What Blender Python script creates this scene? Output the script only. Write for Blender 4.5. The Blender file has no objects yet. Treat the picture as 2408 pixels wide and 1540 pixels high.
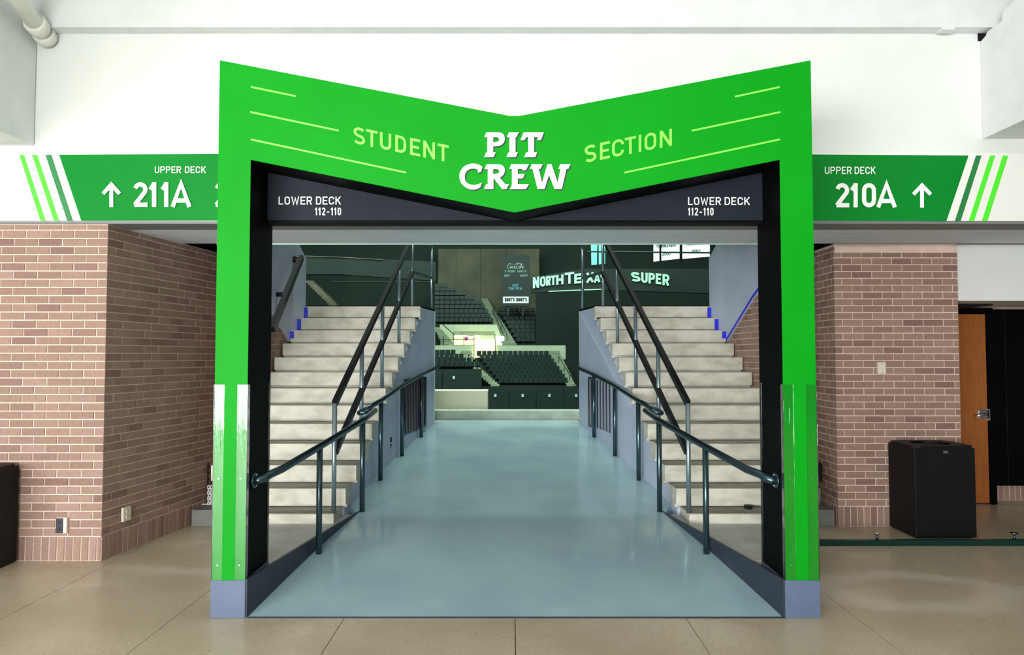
import bpy, bmesh, math, random
from mathutils import Vector, Matrix
random.seed(7)
scene = bpy.context.scene
C = scene.collection

# ------------------------------------------------------------------ camera, world, light
F = 1738.0                                  # focal length in pixels of a 2408 x 1540 frame
TH = math.atan(68 / F)                      # the camera looks up a little
CAMH = 1.7
cd = bpy.data.cameras.new('camera'); cam = bpy.data.objects.new('camera', cd); C.objects.link(cam)
cam.location = (0, 0, CAMH); cam.rotation_euler = (math.pi / 2 + TH, 0, 0)
cd.sensor_fit = 'HORIZONTAL'; cd.sensor_width = 36.0; cd.lens = 36.0 * F / 2408
cd.clip_start = 0.05; cd.clip_end = 300
scene.camera = cam

world = bpy.data.worlds.new('world'); scene.world = world; world.use_nodes = True
wb = world.node_tree.nodes['Background']
wb.inputs[0].default_value = (0.93, 0.97, 1.0, 1); wb.inputs[1].default_value = 0.10

def area(name, loc, aim, sx, sy, power, col=(1, 1, 1)):
    l = bpy.data.lights.new(name, 'AREA'); l.shape = 'RECTANGLE'; l.size = sx; l.size_y = sy
    l.energy = power; l.color = col
    o = bpy.data.objects.new(name, l); C.objects.link(o); o.location = loc
    d = Vector(aim) - Vector(loc)
    o.rotation_euler = d.to_track_quat('-Z', 'Y').to_euler()
    return o
# daylight through the glazed front of the concourse, behind the camera
area('concourse_daylight', (-5.2, -7.0, 1.65), (-3.6, 6.0, 1.7), 11.0, 3.1, 1800, (0.985, 1.0, 0.995))
# the arena's house light, high over the floor
area('arena_house_light', (-4, 46, 17.5), (-4, 60, -3), 40, 16, 9000, (0.72, 1.0, 0.86))
area('arena_rear_fill', (0, 10.4, 14.0), (0, 14.5, 0), 5, 1.2, 380, (0.88, 1.0, 0.88)).data.spread = math.radians(70)  # unseen fill lamp, added to brighten the cream block past the ramp

vs = scene.view_settings
vs.view_transform = 'Standard'; vs.look = 'None'; vs.gamma = 1.0; vs.exposure = 0.35; vs.use_curve_mapping = False

# ------------------------------------------------------------------ measuring: a pixel of the photograph at a known distance
_c, _s = math.cos(TH), math.sin(TH)
def P(px, py, d):
    u = (px - 1204) / F; v = (770 - py) / F
    k = d / (_c - v * _s)
    return Vector((u * k, d, CAMH + (_s + v * _c) * k))
def Xp(px, py, x):
    u = (px - 1204) / F; v = (770 - py) / F
    k = x / u
    return Vector((x, (_c - v * _s) * k, CAMH + (_s + v * _c) * k))
def V(u, d, z):                               # the ramp and stairs have their own, slightly turned axis
    return Vector((0.02 + u - 0.0158 * (d - 4.88), d, z))
def ramp_z(d): return 0.165 * (d - 4.88) - 0.00737 * (d - 4.88) ** 2     # steeper at its foot
def interp(tab, x):
    for (a, u), (b, v) in zip(tab[:-1], tab[1:]):
        if x <= b or b == tab[-1][0]: return u + (v - u) * (x - a) / (b - a)

# ------------------------------------------------------------------ materials
def lin(c):
    return tuple(((x / 255) / 12.92 if x / 255 <= 0.04045 else ((x / 255 + 0.055) / 1.055) ** 2.4) for x in c) + (1,)
def mat(name, col, rough=0.6, metal=0.0, col2=None, scale=4.0, mix=(0.35, 0.7), bump=0.0, bscale=60.0, spec=0.5,
        speck=None, rvar=0.0, coat=0.0, detail=6.0, stretch=None, emit=None, estr=1.0):
    m = bpy.data.materials.new(name); m.use_nodes = True
    nt = m.node_tree; N = nt.nodes; L = nt.links; b = N['Principled BSDF']
    b.inputs['Base Color'].default_value = lin(col); b.inputs['Roughness'].default_value = rough
    b.inputs['Metallic'].default_value = metal; b.inputs['Specular IOR Level'].default_value = spec
    b.inputs['Coat Weight'].default_value = coat; b.inputs['Coat Roughness'].default_value = 0.08
    if emit:
        b.inputs['Emission Color'].default_value = lin(emit); b.inputs['Emission Strength'].default_value = estr
    geo = None
    def coords():
        nonlocal geo
        if geo is None:
            geo = N.new('ShaderNodeNewGeometry').outputs['Position']
            if stretch:
                mp = N.new('ShaderNodeMapping'); mp.inputs['Scale'].default_value = stretch
                L.new(geo, mp.inputs['Vector']); geo = mp.outputs['Vector']
        return geo
    out = None
    if col2 is not None:
        n = N.new('ShaderNodeTexNoise'); n.inputs['Scale'].default_value = scale; n.inputs['Detail'].default_value = detail
        L.new(coords(), n.inputs['Vector'])
        r = N.new('ShaderNodeMapRange'); r.inputs['From Min'].default_value = mix[0]; r.inputs['From Max'].default_value = mix[1]
        L.new(n.outputs['Fac'], r.inputs['Value'])
        x = N.new('ShaderNodeMix'); x.data_type = 'RGBA'
        x.inputs['A'].default_value = lin(col); x.inputs['B'].default_value = lin(col2)
        L.new(r.outputs['Result'], x.inputs['Factor']); out = x.outputs['Result']
        if rvar:
            rr = N.new('ShaderNodeMapRange'); rr.inputs['To Min'].default_value = rough; rr.inputs['To Max'].default_value = rough + rvar
            L.new(r.outputs['Result'], rr.inputs['Value']); L.new(rr.outputs['Result'], b.inputs['Roughness'])
    if speck is not None:
        for (sc, sz, dens) in ((170.0, speck, 0.30), (75.0, tuple(int(q * .8) for q in speck), 0.24)):
            w = N.new('ShaderNodeTexVoronoi'); w.inputs['Scale'].default_value = sc
            L.new(coords(), w.inputs['Vector'])
            lt = N.new('ShaderNodeMath'); lt.operation = 'LESS_THAN'; lt.inputs[1].default_value = dens
            L.new(w.outputs['Distance'], lt.inputs[0])
            hf = N.new('ShaderNodeMath'); hf.operation = 'MULTIPLY'; hf.inputs[1].default_value = 0.45
            L.new(lt.outputs[0], hf.inputs[0])
            x = N.new('ShaderNodeMix'); x.data_type = 'RGBA'
            if out is not None: L.new(out, x.inputs['A'])
            else: x.inputs['A'].default_value = lin(col)
            x.inputs['B'].default_value = lin(sz)
            L.new(hf.outputs[0], x.inputs['Factor']); out = x.outputs['Result']
    if out is not None: L.new(out, b.inputs['Base Color'])
    if bump:
        n = N.new('ShaderNodeTexNoise'); n.inputs['Scale'].default_value = bscale; n.inputs['Detail'].default_value = 4
        L.new(coords(), n.inputs['Vector'])
        bp = N.new('ShaderNodeBump'); bp.inputs['Strength'].default_value = bump; bp.inputs['Distance'].default_value = 0.01
        L.new(n.outputs['Fac'], bp.inputs['Height']); L.new(bp.outputs['Normal'], b.inputs['Normal'])
    return m

def brick_mat(name, cols, island=False):
    m = mat(name, cols[0], rough=0.85, bump=0.25, bscale=140)
    nt = m.node_tree; N = nt.nodes; L = nt.links; b = N['Principled BSDF']
    if island:
        rnd = N.new('ShaderNodeNewGeometry').outputs['Random Per Island']
    else:
        rnd = N.new('ShaderNodeObjectInfo').outputs['Random']
    rp = N.new('ShaderNodeValToRGB'); rp.color_ramp.interpolation = 'LINEAR'
    els = rp.color_ramp.elements
    els[0].position = 0; els[0].color = lin(cols[0]); els[1].position = 1; els[1].color = lin(cols[-1])
    for i, c in enumerate(cols[1:-1]):
        e = els.new((i + 1) / (len(cols) - 1)); e.color = lin(c)
    L.new(rnd, rp.inputs['Fac'])
    g = N.new('ShaderNodeNewGeometry')
    n = N.new('ShaderNodeTexNoise'); n.inputs['Scale'].default_value = 45; n.inputs['Detail'].default_value = 5
    L.new(g.outputs['Position'], n.inputs['Vector'])
    mr = N.new('ShaderNodeMapRange'); mr.inputs['From Min'].default_value = 0.3; mr.inputs['From Max'].default_value = 0.75
    mr.inputs['To Min'].default_value = 0.86; mr.inputs['To Max'].default_value = 1.08
    L.new(n.outputs['Fac'], mr.inputs['Value'])
    sp = N.new('ShaderNodeTexVoronoi'); sp.inputs['Scale'].default_value = 38
    L.new(g.outputs['Position'], sp.inputs['Vector'])
    lt = N.new('ShaderNodeMapRange'); lt.inputs['From Min'].default_value = 0.07; lt.inputs['From Max'].default_value = 0.12
    lt.inputs['To Min'].default_value = 0.62; lt.inputs['To Max'].default_value = 1.0
    L.new(sp.outputs['Distance'], lt.inputs['Value'])
    mu = N.new('ShaderNodeMath'); mu.operation = 'MULTIPLY'
    L.new(mr.outputs['Result'], mu.inputs[0]); L.new(lt.outputs['Result'], mu.inputs[1])
    vm = N.new('ShaderNodeVectorMath'); vm.operation = 'SCALE'
    L.new(rp.outputs['Color'], vm.inputs[0]); L.new(mu.outputs[0], vm.inputs['Scale'])
    L.new(vm.outputs['Vector'], b.inputs['Base Color'])
    return m

BR = [(143, 113, 101), (164, 134, 120), (153, 125, 110), (168, 138, 126), (157, 129, 113), (138, 107, 97), (166, 136, 122)]
M = dict(
    white=mat('white_paint', (229, 232, 229), 0.55, col2=(222, 226, 223), scale=1.2, bump=0.08, bscale=25),
    fascia=mat('fascia_paint', (240, 240, 236), 0.5),
    soffit=mat('soffit_plaster', (232, 240, 250), 0.7, col2=(218, 228, 240), scale=3, stretch=(1, 5, 1), bump=0.15, bscale=30),
    lip=mat('lip_grey', (128, 130, 132), 0.6),
    beam=mat('beam_paint', (226, 229, 229), 0.6, col2=(218, 222, 223), scale=5, bump=0.2, bscale=40),
    mortar=mat('mortar', (232, 208, 194), 0.9, col2=(220, 196, 180), scale=9, bump=0.3, bscale=120),
    brick=brick_mat('brick_clay', BR), brick_s=brick_mat('brick_clay_field', BR, True),
    terrazzo=mat('terrazzo', (206, 192, 168), 0.22, col2=(184, 169, 146), scale=1.3, mix=(0.35, 0.72), speck=(140, 122, 98), rvar=0.16, bump=0.02, bscale=90),
    joint=mat('floor_joint', (88, 78, 66), 0.9),
    worn=mat('worn_wax', (198, 186, 166), 0.35),
    ramp=mat('ramp_epoxy', (146, 174, 186), 0.09, col2=(160, 190, 195), scale=1.7, mix=(0.3, 0.72), rvar=0.10, bump=0.012, bscale=18),
    curb=mat('curb_paint', (46, 54, 68), 0.45, col2=(40, 47, 60), scale=6),
    curbtop=mat('curb_top', (186, 186, 182), 0.45, col2=(160, 163, 163), scale=5),
    plinth=mat('plinth_paint', (92, 106, 134), 0.4, col2=(84, 98, 124), scale=7),
    green=mat('portal_green', (3, 150, 24), 0.5, col2=(3, 145, 22), scale=2, spec=0.12),
    black=mat('portal_black', (3, 4, 6), 0.6, spec=0.08),
    slate=mat('slate_panel', (26, 33, 44), 0.6, col2=(22, 29, 39), scale=3, spec=0.2),
    lime=mat('lime_vinyl', (138, 252, 84), 0.5),
    wlet=mat('white_vinyl', (250, 250, 250), 0.5),
    navy=mat('navy_vinyl', (30, 42, 62), 0.5),
    sgreen=mat('sign_green', (12, 134, 46), 0.5, col2=(9, 128, 43), scale=1.5, spec=0.12),
    sbright=mat('sign_bright_green', (84, 236, 52), 0.5),
    sdark=mat('sign_dark_green', (36, 128, 66), 0.5),
    gwall=mat('grey_wall_paint', (186, 196, 218), 0.5, col2=(176, 186, 208), scale=3, bump=0.1, bscale=40),
    concrete=mat('stair_concrete', (218, 215, 202), 0.75, col2=(186, 182, 166), scale=5, mix=(0.4, 0.72), bump=0.25, bscale=35, rvar=0.1, stretch=(1, 1, 1.8)),
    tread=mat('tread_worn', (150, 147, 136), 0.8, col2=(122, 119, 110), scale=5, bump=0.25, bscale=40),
    concrete_d=mat('stair_concrete_worn', (128, 128, 124), 0.8, col2=(108, 108, 104), scale=6, bump=0.25, bscale=40),
    rail=mat('rail_steel', (72, 94, 102), 0.25, metal=0.85),
    rail_lit=mat('rail_steel_lit', (156, 178, 188), 0.3, metal=0.8),  # rail steel made paler: arena light on the posts put into its colour
    railk=mat('rail_dark', (22, 22, 27), 0.4, metal=0.2),
    plum=mat('grille_steel', (58, 52, 66), 0.4, metal=0.3),
    bin=mat('bin_black', (11, 12, 14), 0.55, bump=0.1, bscale=200, spec=0.25),
    hole=mat('dark_void', (4, 4, 5), 0.9),
    wood=mat('door_wood', (176, 104, 48), 0.4, col2=(158, 90, 40), scale=6, stretch=(8, 8, 0.6)),
    chrome=mat('chrome', (205, 210, 214), 0.18, metal=1.0),
    ivory=mat('ivory_plastic', (226, 218, 200), 0.4),
    navyp=mat('navy_plastic', (28, 32, 48), 0.35),
    tape=mat('blue_tape', (28, 44, 220), 0.5),
    pipe=mat('pipe_paint', (226, 228, 220), 0.45),
    bargreen=mat('bar_green', (14, 52, 46), 0.3, metal=0.2),
    chain=mat('chain_plastic', (236, 236, 236), 0.4),
    seat=mat('seat_plastic', (40, 58, 54), 0.42, col2=(34, 50, 48), scale=0.6),
    arena=mat('arena_dark', (62, 74, 66), 0.8, col2=(52, 64, 60), scale=0.25),
    arena_d=mat('arena_curtain', (40, 50, 46), 0.9, col2=(34, 42, 40), scale=0.5),
    arena_b=mat('arena_brown', (142, 134, 114), 0.8, col2=(108, 106, 92), scale=0.35),
    pale=mat('arena_pale', (236, 244, 214), 0.7, col2=(218, 230, 196), scale=0.6),
    aconc=mat('arena_concrete', (176, 186, 158), 0.8, col2=(148, 160, 138), scale=1.5),
    ledge=mat('ledge_concrete', (190, 208, 190), 0.6, col2=(160, 180, 164), scale=6),
    boards=mat('arena_boards', (34, 50, 46), 0.5),
    tagm=mat('tag_pale', (225, 240, 230), 0.5),
    ribbon=mat('ribbon_letters', (170, 225, 190), 0.5, emit=(150, 215, 180), estr=0.38),
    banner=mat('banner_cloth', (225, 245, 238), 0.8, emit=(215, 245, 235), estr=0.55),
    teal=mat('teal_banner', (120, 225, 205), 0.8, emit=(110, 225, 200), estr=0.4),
    glow=mat('lit_lobby', (255, 250, 200), 0.6, emit=(255, 244, 150), estr=1.6),
    glow2=mat('lit_lobby_white', (255, 255, 240), 0.6, emit=(255, 255, 236), estr=1.7),
    board=mat('scoreboard_face', (30, 44, 44), 0.5),
    boardtxt=mat('scoreboard_print', (150, 200, 180), 0.5, emit=(150, 210, 185), estr=0.16),
    bluetxt=mat('scoreboard_blue', (110, 190, 210), 0.5, emit=(90, 180, 205), estr=0.2),
    pink=mat('pink_cloth', (235, 70, 170), 0.7),
    edge=mat('edge_highlight', (200, 235, 215), 0.4),  # pale colour for edges that catch the light
)
def acrylic():
    m = bpy.data.materials.new('clear_acrylic'); m.use_nodes = True
    nt = m.node_tree; N = nt.nodes; L = nt.links; N.clear()
    o = N.new('ShaderNodeOutputMaterial'); mx = N.new('ShaderNodeMixShader')
    t = N.new('ShaderNodeBsdfTransparent'); t.inputs[0].default_value = (0.95, 0.98, 0.96, 1)
    g = N.new('ShaderNodeBsdfGlossy'); g.inputs['Roughness'].default_value = 0.06
    f = N.new('ShaderNodeFresnel'); f.inputs['IOR'].default_value = 1.5
    n = N.new('ShaderNodeTexNoise'); n.inputs['Scale'].default_value = 7
    bp = N.new('ShaderNodeBump'); bp.inputs['Strength'].default_value = 0.25; bp.inputs['Distance'].default_value = 0.02
    L.new(n.outputs['Fac'], bp.inputs['Height']); L.new(bp.outputs['Normal'], g.inputs['Normal'])
    L.new(f.outputs[0], mx.inputs[0]); L.new(t.outputs[0], mx.inputs[1]); L.new(g.outputs[0], mx.inputs[2])
    L.new(mx.outputs[0], o.inputs[0])
    return m
M['acrylic'] = acrylic()
def wear_marks(m, marks):
    """pale scuffs in the wax of the floor: rings and smears at fixed places"""
    nt = m.node_tree; N = nt.nodes; L = nt.links; b = N['Principled BSDF']
    src = b.inputs['Base Color'].links[0].from_socket
    g = N.new('ShaderNodeNewGeometry')
    nz = N.new('ShaderNodeTexNoise'); nz.inputs['Scale'].default_value = 2.4; nz.inputs['Detail'].default_value = 6
    L.new(g.outputs['Position'], nz.inputs['Vector'])
    sc = N.new('ShaderNodeVectorMath'); sc.operation = 'MULTIPLY_ADD'; sc.inputs[1].default_value = (0.5, 0.5, 0); sc.inputs[2].default_value = (-0.25, -0.25, 0)
    L.new(nz.outputs['Color'], sc.inputs[0])
    ad = N.new('ShaderNodeVectorMath'); ad.operation = 'ADD'; L.new(g.outputs['Position'], ad.inputs[0]); L.new(sc.outputs['Vector'], ad.inputs[1])
    for (cx, cy, sx, sy, R, w, amt) in marks:
        mp = N.new('ShaderNodeMapping'); mp.vector_type = 'TEXTURE'
        mp.inputs['Location'].default_value = (cx, cy, 0); mp.inputs['Scale'].default_value = (sx, sy, 1e6)
        L.new(ad.outputs['Vector'], mp.inputs['Vector'])
        ln = N.new('ShaderNodeVectorMath'); ln.operation = 'LENGTH'; L.new(mp.outputs['Vector'], ln.inputs[0])
        sb_ = N.new('ShaderNodeMath'); sb_.operation = 'SUBTRACT'; sb_.inputs[1].default_value = R; L.new(ln.outputs['Value'], sb_.inputs[0])
        ab = N.new('ShaderNodeMath'); ab.operation = 'ABSOLUTE'; L.new(sb_.outputs[0], ab.inputs[0])
        mr = N.new('ShaderNodeMapRange'); mr.interpolation_type = 'SMOOTHSTEP'
        mr.inputs['From Min'].default_value = 0; mr.inputs['From Max'].default_value = w; mr.inputs['To Min'].default_value = amt; mr.inputs['To Max'].default_value = 0
        L.new(ab.outputs[0], mr.inputs['Value'])
        x = N.new('ShaderNodeMix'); x.data_type = 'RGBA'; x.inputs['B'].default_value = lin((226, 214, 202))
        L.new(mr.outputs['Result'], x.inputs['Factor']); L.new(src, x.inputs['A']); src = x.outputs['Result']
    L.new(src, b.inputs['Base Color'])
wear_marks(M['terrazzo'], ((2.95, 5.45, 0.75, 0.42, 0.85, 0.45, 0.6), (-2.7, 5.98, 1.0, 0.16, 0.0, 1.0, 0.55), (-3.2, 5.6, 0.5, 0.12, 0.0, 1.0, 0.3)))

# ------------------------------------------------------------------ building helpers
def link(name, me, m=None, parent=None):
    o = bpy.data.objects.new(name, me); C.objects.link(o)
    if m is not None and not me.materials: me.materials.append(M[m] if isinstance(m, str) else m)
    if parent is not None: o.parent = parent
    return o
def tag(o, label=None, cat=None, group=None, kind=None):
    if label: o['label'] = label
    if cat: o['category'] = cat
    if group: o['group'] = group
    if kind: o['kind'] = kind
    return o
def thing(name, label, cat, group=None):
    o = bpy.data.objects.new(name, None); C.objects.link(o); o.empty_display_size = 0.1
    return tag(o, label, cat, group)
def struct(o, label=None): return tag(o, label, kind='structure')
def raw(name, verts, faces, m, parent=None, smooth=False):
    me = bpy.data.meshes.new(name); me.from_pydata([tuple(v) for v in verts], [], faces)
    bm = bmesh.new(); bm.from_mesh(me); bmesh.ops.recalc_face_normals(bm, faces=bm.faces); bm.to_mesh(me); bm.free()
    if smooth:
        for p in me.polygons: p.use_smooth = True
    return link(name, me, m, parent)
def box(name, x0, x1, y0, y1, z0, z1, m, parent=None, bev=0.0, segs=2):
    bm = bmesh.new(); bmesh.ops.create_cube(bm, size=1)
    bmesh.ops.scale(bm, vec=(x1 - x0, y1 - y0, z1 - z0), verts=bm.verts)
    bmesh.ops.translate(bm, vec=((x0 + x1) / 2, (y0 + y1) / 2, (z0 + z1) / 2), verts=bm.verts)
    if bev: bmesh.ops.bevel(bm, geom=list(bm.edges), offset=bev, segments=segs, affect='EDGES', profile=0.5)
    me = bpy.data.meshes.new(name); bm.to_mesh(me); bm.free()
    return link(name, me, m, parent)
def hull8(name, bottom, top, m, parent=None, bev=0.0):
    """a prism between two matching rings of points"""
    n = len(bottom)
    faces = [list(range(n))[::-1], list(range(n, 2 * n))] + [[i, (i + 1) % n, n + (i + 1) % n, n + i] for i in range(n)]
    o = raw(name, list(bottom) + list(top), faces, m, parent)
    if bev:
        bm = bmesh.new(); bm.from_mesh(o.data)
        bmesh.ops.bevel(bm, geom=list(bm.edges), offset=bev, segments=2, affect='EDGES', profile=0.5)
        bm.to_mesh(o.data); bm.free()
    return o
def prism_y(name, poly, y0, y1, m, parent=None):        # poly of (x, z)
    return hull8(name, [(x, y0, z) for x, z in poly], [(x, y1, z) for x, z in poly], m, parent)
def prism_x(name, poly, x0, x1, m, parent=None):        # poly of (y, z)
    return hull8(name, [(x0, y, z) for y, z in poly], [(x1, y, z) for y, z in poly], m, parent)
def prism_z(name, poly, z0, z1, m, parent=None):        # poly of (x, y)
    return hull8(name, [(x, y, z0) for x, y in poly], [(x, y, z1) for x, y in poly], m, parent)
def pxbox(name, x0, x1, yt, yb, d, thick, m, parent=None):
    """an upright slab whose front face spans a pixel rectangle at distance d"""
    a = P(x0, yb, d); b = P(x1, yt, d)
    return box(name, a.x, b.x, d, d + thick, a.z, b.z, m, parent)
def pxpoly(name, pts, d, thick, m, parent=None):
    q = [P(x, y, d) for x, y in pts]
    return prism_y(name, [(v.x, v.z) for v in q], d, d + thick, m, parent)
def tube_geo(pts, r, seg=10, caps=True):
    pts = [Vector(p) for p in pts]; n = len(pts); verts = []; faces = []
    tang = []
    for i in range(n):
        a = (pts[i] - pts[i - 1]).normalized() if i > 0 else None
        b = (pts[i + 1] - pts[i]).normalized() if i < n - 1 else None
        t = (a + b).normalized() if a and b else (a or b)
        tang.append(t)
    ref = Vector((0, 0, 1)) if abs(tang[0].z) < 0.9 else Vector((1, 0, 0))
    side = tang[0].cross(ref).normalized()
    for i in range(n):
        t = tang[i]
        side = (side - t * side.dot(t)).normalized(); up = t.cross(side)
        k = 1.0
        if 0 < i < n - 1:
            k = 1 / max(0.5, (pts[i] - pts[i - 1]).normalized().dot(t))
        rr = r[i] if isinstance(r, (list, tuple)) else r
        for j in range(seg):
            an = 2 * math.pi * j / seg
            verts.append(pts[i] + (side * math.cos(an) + up * math.sin(an)) * rr * (k if 0 < i < n - 1 else 1))
    for i in range(n - 1):
        for j in range(seg):
            faces.append([i * seg + j, i * seg + (j + 1) % seg, (i + 1) * seg + (j + 1) % seg, (i + 1) * seg + j])
    if caps:
        faces.append(list(range(seg))[::-1]); faces.append([(n - 1) * seg + j for j in range(seg)])
    return verts, faces
def tube(name, pts, r, m, parent=None, seg=10):
    v, f = tube_geo(pts, r, seg)
    o = raw(name, v, f, m, parent)
    for p in o.data.polygons: p.use_smooth = len(p.vertices) == 4
    return o
def bar(name, a, b, w, h, m, parent=None):               # a flat bar from a to b, w across, h high
    a = Vector(a); b = Vector(b); t = (b - a).normalized()
    s = t.cross(Vector((0, 0, 1)));  s = s.normalized() if s.length > 1e-4 else Vector((1, 0, 0))
    u = s.cross(t).normalized()
    ring = lambda p: [p + s * w / 2 + u * h / 2, p - s * w / 2 + u * h / 2, p - s * w / 2 - u * h / 2, p + s * w / 2 - u * h / 2]
    return hull8(name, ring(a), ring(b), m, parent)
def arc(cx, cy, rx, ry, a0, a1, n=10):
    return [(cx + rx * math.cos(math.radians(a0 + (a1 - a0) * i / n)), cy + ry * math.sin(math.radians(a0 + (a1 - a0) * i / n))) for i in range(n + 1)]

# ---- lettering: one-stroke capitals in a unit box (x 0..1, y 0..1), drawn with a pen of width tx (in x units) and ty
def strokes(ch, a, e):
    """centre lines; a = half pen in x, e = half pen in y"""
    W, H = 1 - a, 1 - e
    mid = 0.47
    if ch == 'U': return [[(a, 1)] + [(a, 0.3)] + arc(0.5, 0.3, 0.5 - a, 0.3 - e, 180, 360) + [(W, 1)]]
    if ch == 'P': return [[(a, 0), (a, 1)], [(a, H), (0.55, H)] + arc(0.62, (H + mid) / 2, W - 0.62, (H - mid) / 2, 90, -90) + [(a, mid)]]
    if ch == 'R': return [[(a, 0), (a, 1)], [(a, H), (0.55, H)] + arc(0.6, (H + mid) / 2, W - 0.6, (H - mid) / 2, 90, -90) + [(a, mid)], [(0.5, mid), (W, 0)]]
    if ch == 'B': return [[(a, 0), (a, 1)], [(a, H), (0.5, H)] + arc(0.55, (H + 0.5) / 2, W - 0.6, (H - 0.5) / 2, 90, -90) + [(a, 0.5)], [(0.5, 0.5)] + arc(0.58, (0.5 + e) / 2, W - 0.58, (0.5 - e) / 2, 90, -90) + [(a, e)]]
    if ch == 'E': return [[(1, H), (a, H), (a, e), (1, e)], [(a, 0.5), (0.88, 0.5)]]
    if ch == 'D': return [[(a, 0), (a, 1)], [(a, H), (0.45, H)] + arc(0.5, 1 - 0.36, W - 0.5, 0.36 - e, 90, 0, 6) + arc(0.5, 0.36, W - 0.5, 0.36 - e, 0, -90, 6) + [(a, e)]]
    if ch == 'C': return [[(W, 0.66)] + arc(0.5, 0.7, 0.5 - a, 0.3 - e, 10, 180, 8) + arc(0.5, 0.3, 0.5 - a, 0.3 - e, 180, 350, 8) + [(W, 0.34)]]
    if ch == 'G': return [[(W, 0.7)] + arc(0.5, 0.7, 0.5 - a, 0.3 - e, 20, 180, 8) + arc(0.5, 0.3, 0.5 - a, 0.3 - e, 180, 360, 8) + [(W, 0.48), (0.55, 0.48)]]
    if ch == 'K': return [[(a, 0), (a, 1)], [(1 - a * 0.6, 1), (a, 0.38)], [(0.38, 0.6), (1 - a * 0.6, 0)]]
    if ch == 'L': return [[(a, 1), (a, e), (1, e)]]
    if ch in 'O0': return [arc(0.5, 0.7, 0.5 - a, 0.3 - e, 0, 180, 10) + arc(0.5, 0.3, 0.5 - a, 0.3 - e, 180, 360, 10) + [(W, 0.7)]]
    if ch == 'W': return [[(a, 1), (0.28, 0.03), (0.5, 0.8), (0.72, 0.03), (W, 1)]]
    if ch == 'M': return [[(a, 0), (a, 0.97), (0.5, 0.3), (W, 0.97), (W, 0)]]
    if ch == 'S': return [arc(0.5, 0.735, 0.5 - a, 0.265 - e, 28, 180, 8) + arc(0.5, 0.735, 0.5 - a, 0.235, 180, 262, 4) + arc(0.5, 0.265, 0.5 - a, 0.235, 82, 0, 4) + arc(0.5, 0.265, 0.5 - a, 0.265 - e, 0, -152, 8)]
    if ch == 'T': return [[(0, H), (1, H)], [(0.5, H), (0.5, 0)]]
    if ch == 'N': return [[(a, 0), (a, 1)], [(a, 0.97), (W, 0.03)], [(W, 0), (W, 1)]]
    if ch == 'H': return [[(a, 0), (a, 1)], [(a, 0.5), (W, 0.5)], [(W, 0), (W, 1)]]
    if ch == 'X': return [[(a, 1), (W, 0)], [(a, 0), (W, 1)]]
    if ch == 'Y': return [[(a, 1), (0.5, 0.48), (W, 1)], [(0.5, 0.5), (0.5, 0)]]
    if ch == 'I': return [[(0.5, 0), (0.5, 1)]]
    if ch == 'A': return [[(a * 0.8, 0), (0.5, 0.95), (1 - a * 0.8, 0)], [(0.22, 0.26), (0.78, 0.26)]]
    if ch == '1': return [[(1 - a, 0), (1 - a, 1)], [(1 - a, 0.94), (a * 0.4, 0.70)]]
    if ch == '2': return [arc(0.5, 0.70, 0.5 - a, 0.30 - e, 165, -25, 10) + [(0.12, e * 1.0)], [(0.08, e), (1, e)]]
    if ch == '3': return [arc(0.48, 0.745, 0.48 - a, 0.255 - e, 150, -90, 8), arc(0.5, 0.27, 0.5 - a, 0.27 - e, 90, -150, 8)]
    if ch == '7': return [[(0, H), (W, H), (0.35, 0)]]
    if ch == '-': return [[(0, 0.42), (1, 0.42)]]
    if ch == "'": return [[(0.5, 1), (0.4, 0.72)]]
    if ch == '^': return [[(0.5, 0), (0.5, 0.96)], [(0.04, 0.56), (0.5, 0.95), (0.96, 0.56)]]
    return []
def glyph(name, ch, x0, x1, yt, yb, d, pen, m, parent=None, shear=0.0, thick=0.004, xref=None):
    """a letter whose box spans pixels x0..x1, yt..yb on the upright plane at distance d, raised by thick"""
    W = x1 - x0; H = yb - yt
    a = pen / 2 / W; e = pen / 2 / H
    if ch in 'I\'': a = 0.5
    V3, FC = [], []
    for li, line in enumerate(strokes(ch, a, e)):
        pts = [Vector((x * W, y * H)) for x, y in line]
        q = [pts[0]]
        for p in pts[1:]:
            if (p - q[-1]).length > 1e-4: q.append(p)
        n = len(q); Lf, Rt = [], []
        for i in range(n):
            t0 = (q[i] - q[i - 1]).normalized() if i else None
            t1 = (q[i + 1] - q[i]).normalized() if i < n - 1 else None
            if t0 and t1:
                t = (t0 + t1)
                if t.length < 0.3: t = t1
                t = t.normalized(); k = 1 / max(0.45, t0.dot(t))
            else: t = t0 or t1; k = 1
            nr = Vector((-t.y, t.x)) * (pen / 2 * k)
            Lf.append(q[i] + nr); Rt.append(q[i] - nr)
        base = len(V3)
        for dd in (d - thick * (1 + 0.12 * li), d):
            for lst in (Lf, Rt):
                for p in lst:
                    px = x0 + p.x
                    py = yb - p.y + (shear * (px - (xref if xref is not None else (x0 + x1) / 2)))
                    V3.append(P(px, py, dd))
        i0, i1, i2, i3 = base, base + n, base + 2 * n, base + 3 * n     # front L, front R, back L, back R
        for i in range(n - 1):
            FC.append([i0 + i, i1 + i, i1 + i + 1, i0 + i + 1])
            FC.append([i0 + i, i0 + i + 1, i2 + i + 1, i2 + i])
            FC.append([i1 + i, i3 + i, i3 + i + 1, i1 + i + 1])
        FC.append([i0, i2, i3, i1]); FC.append([i0 + n - 1, i1 + n - 1, i3 + n - 1, i2 + n - 1])
    return raw(name, V3, FC, m, parent)
WID = {'I': 0.24, '1': 0.56, 'W': 1.45, 'M': 1.25, 'A': 1.12, "'": 0.35, '-': 0.75, 'T': 0.95, 'L': 0.86, 'E': 0.9}
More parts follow.
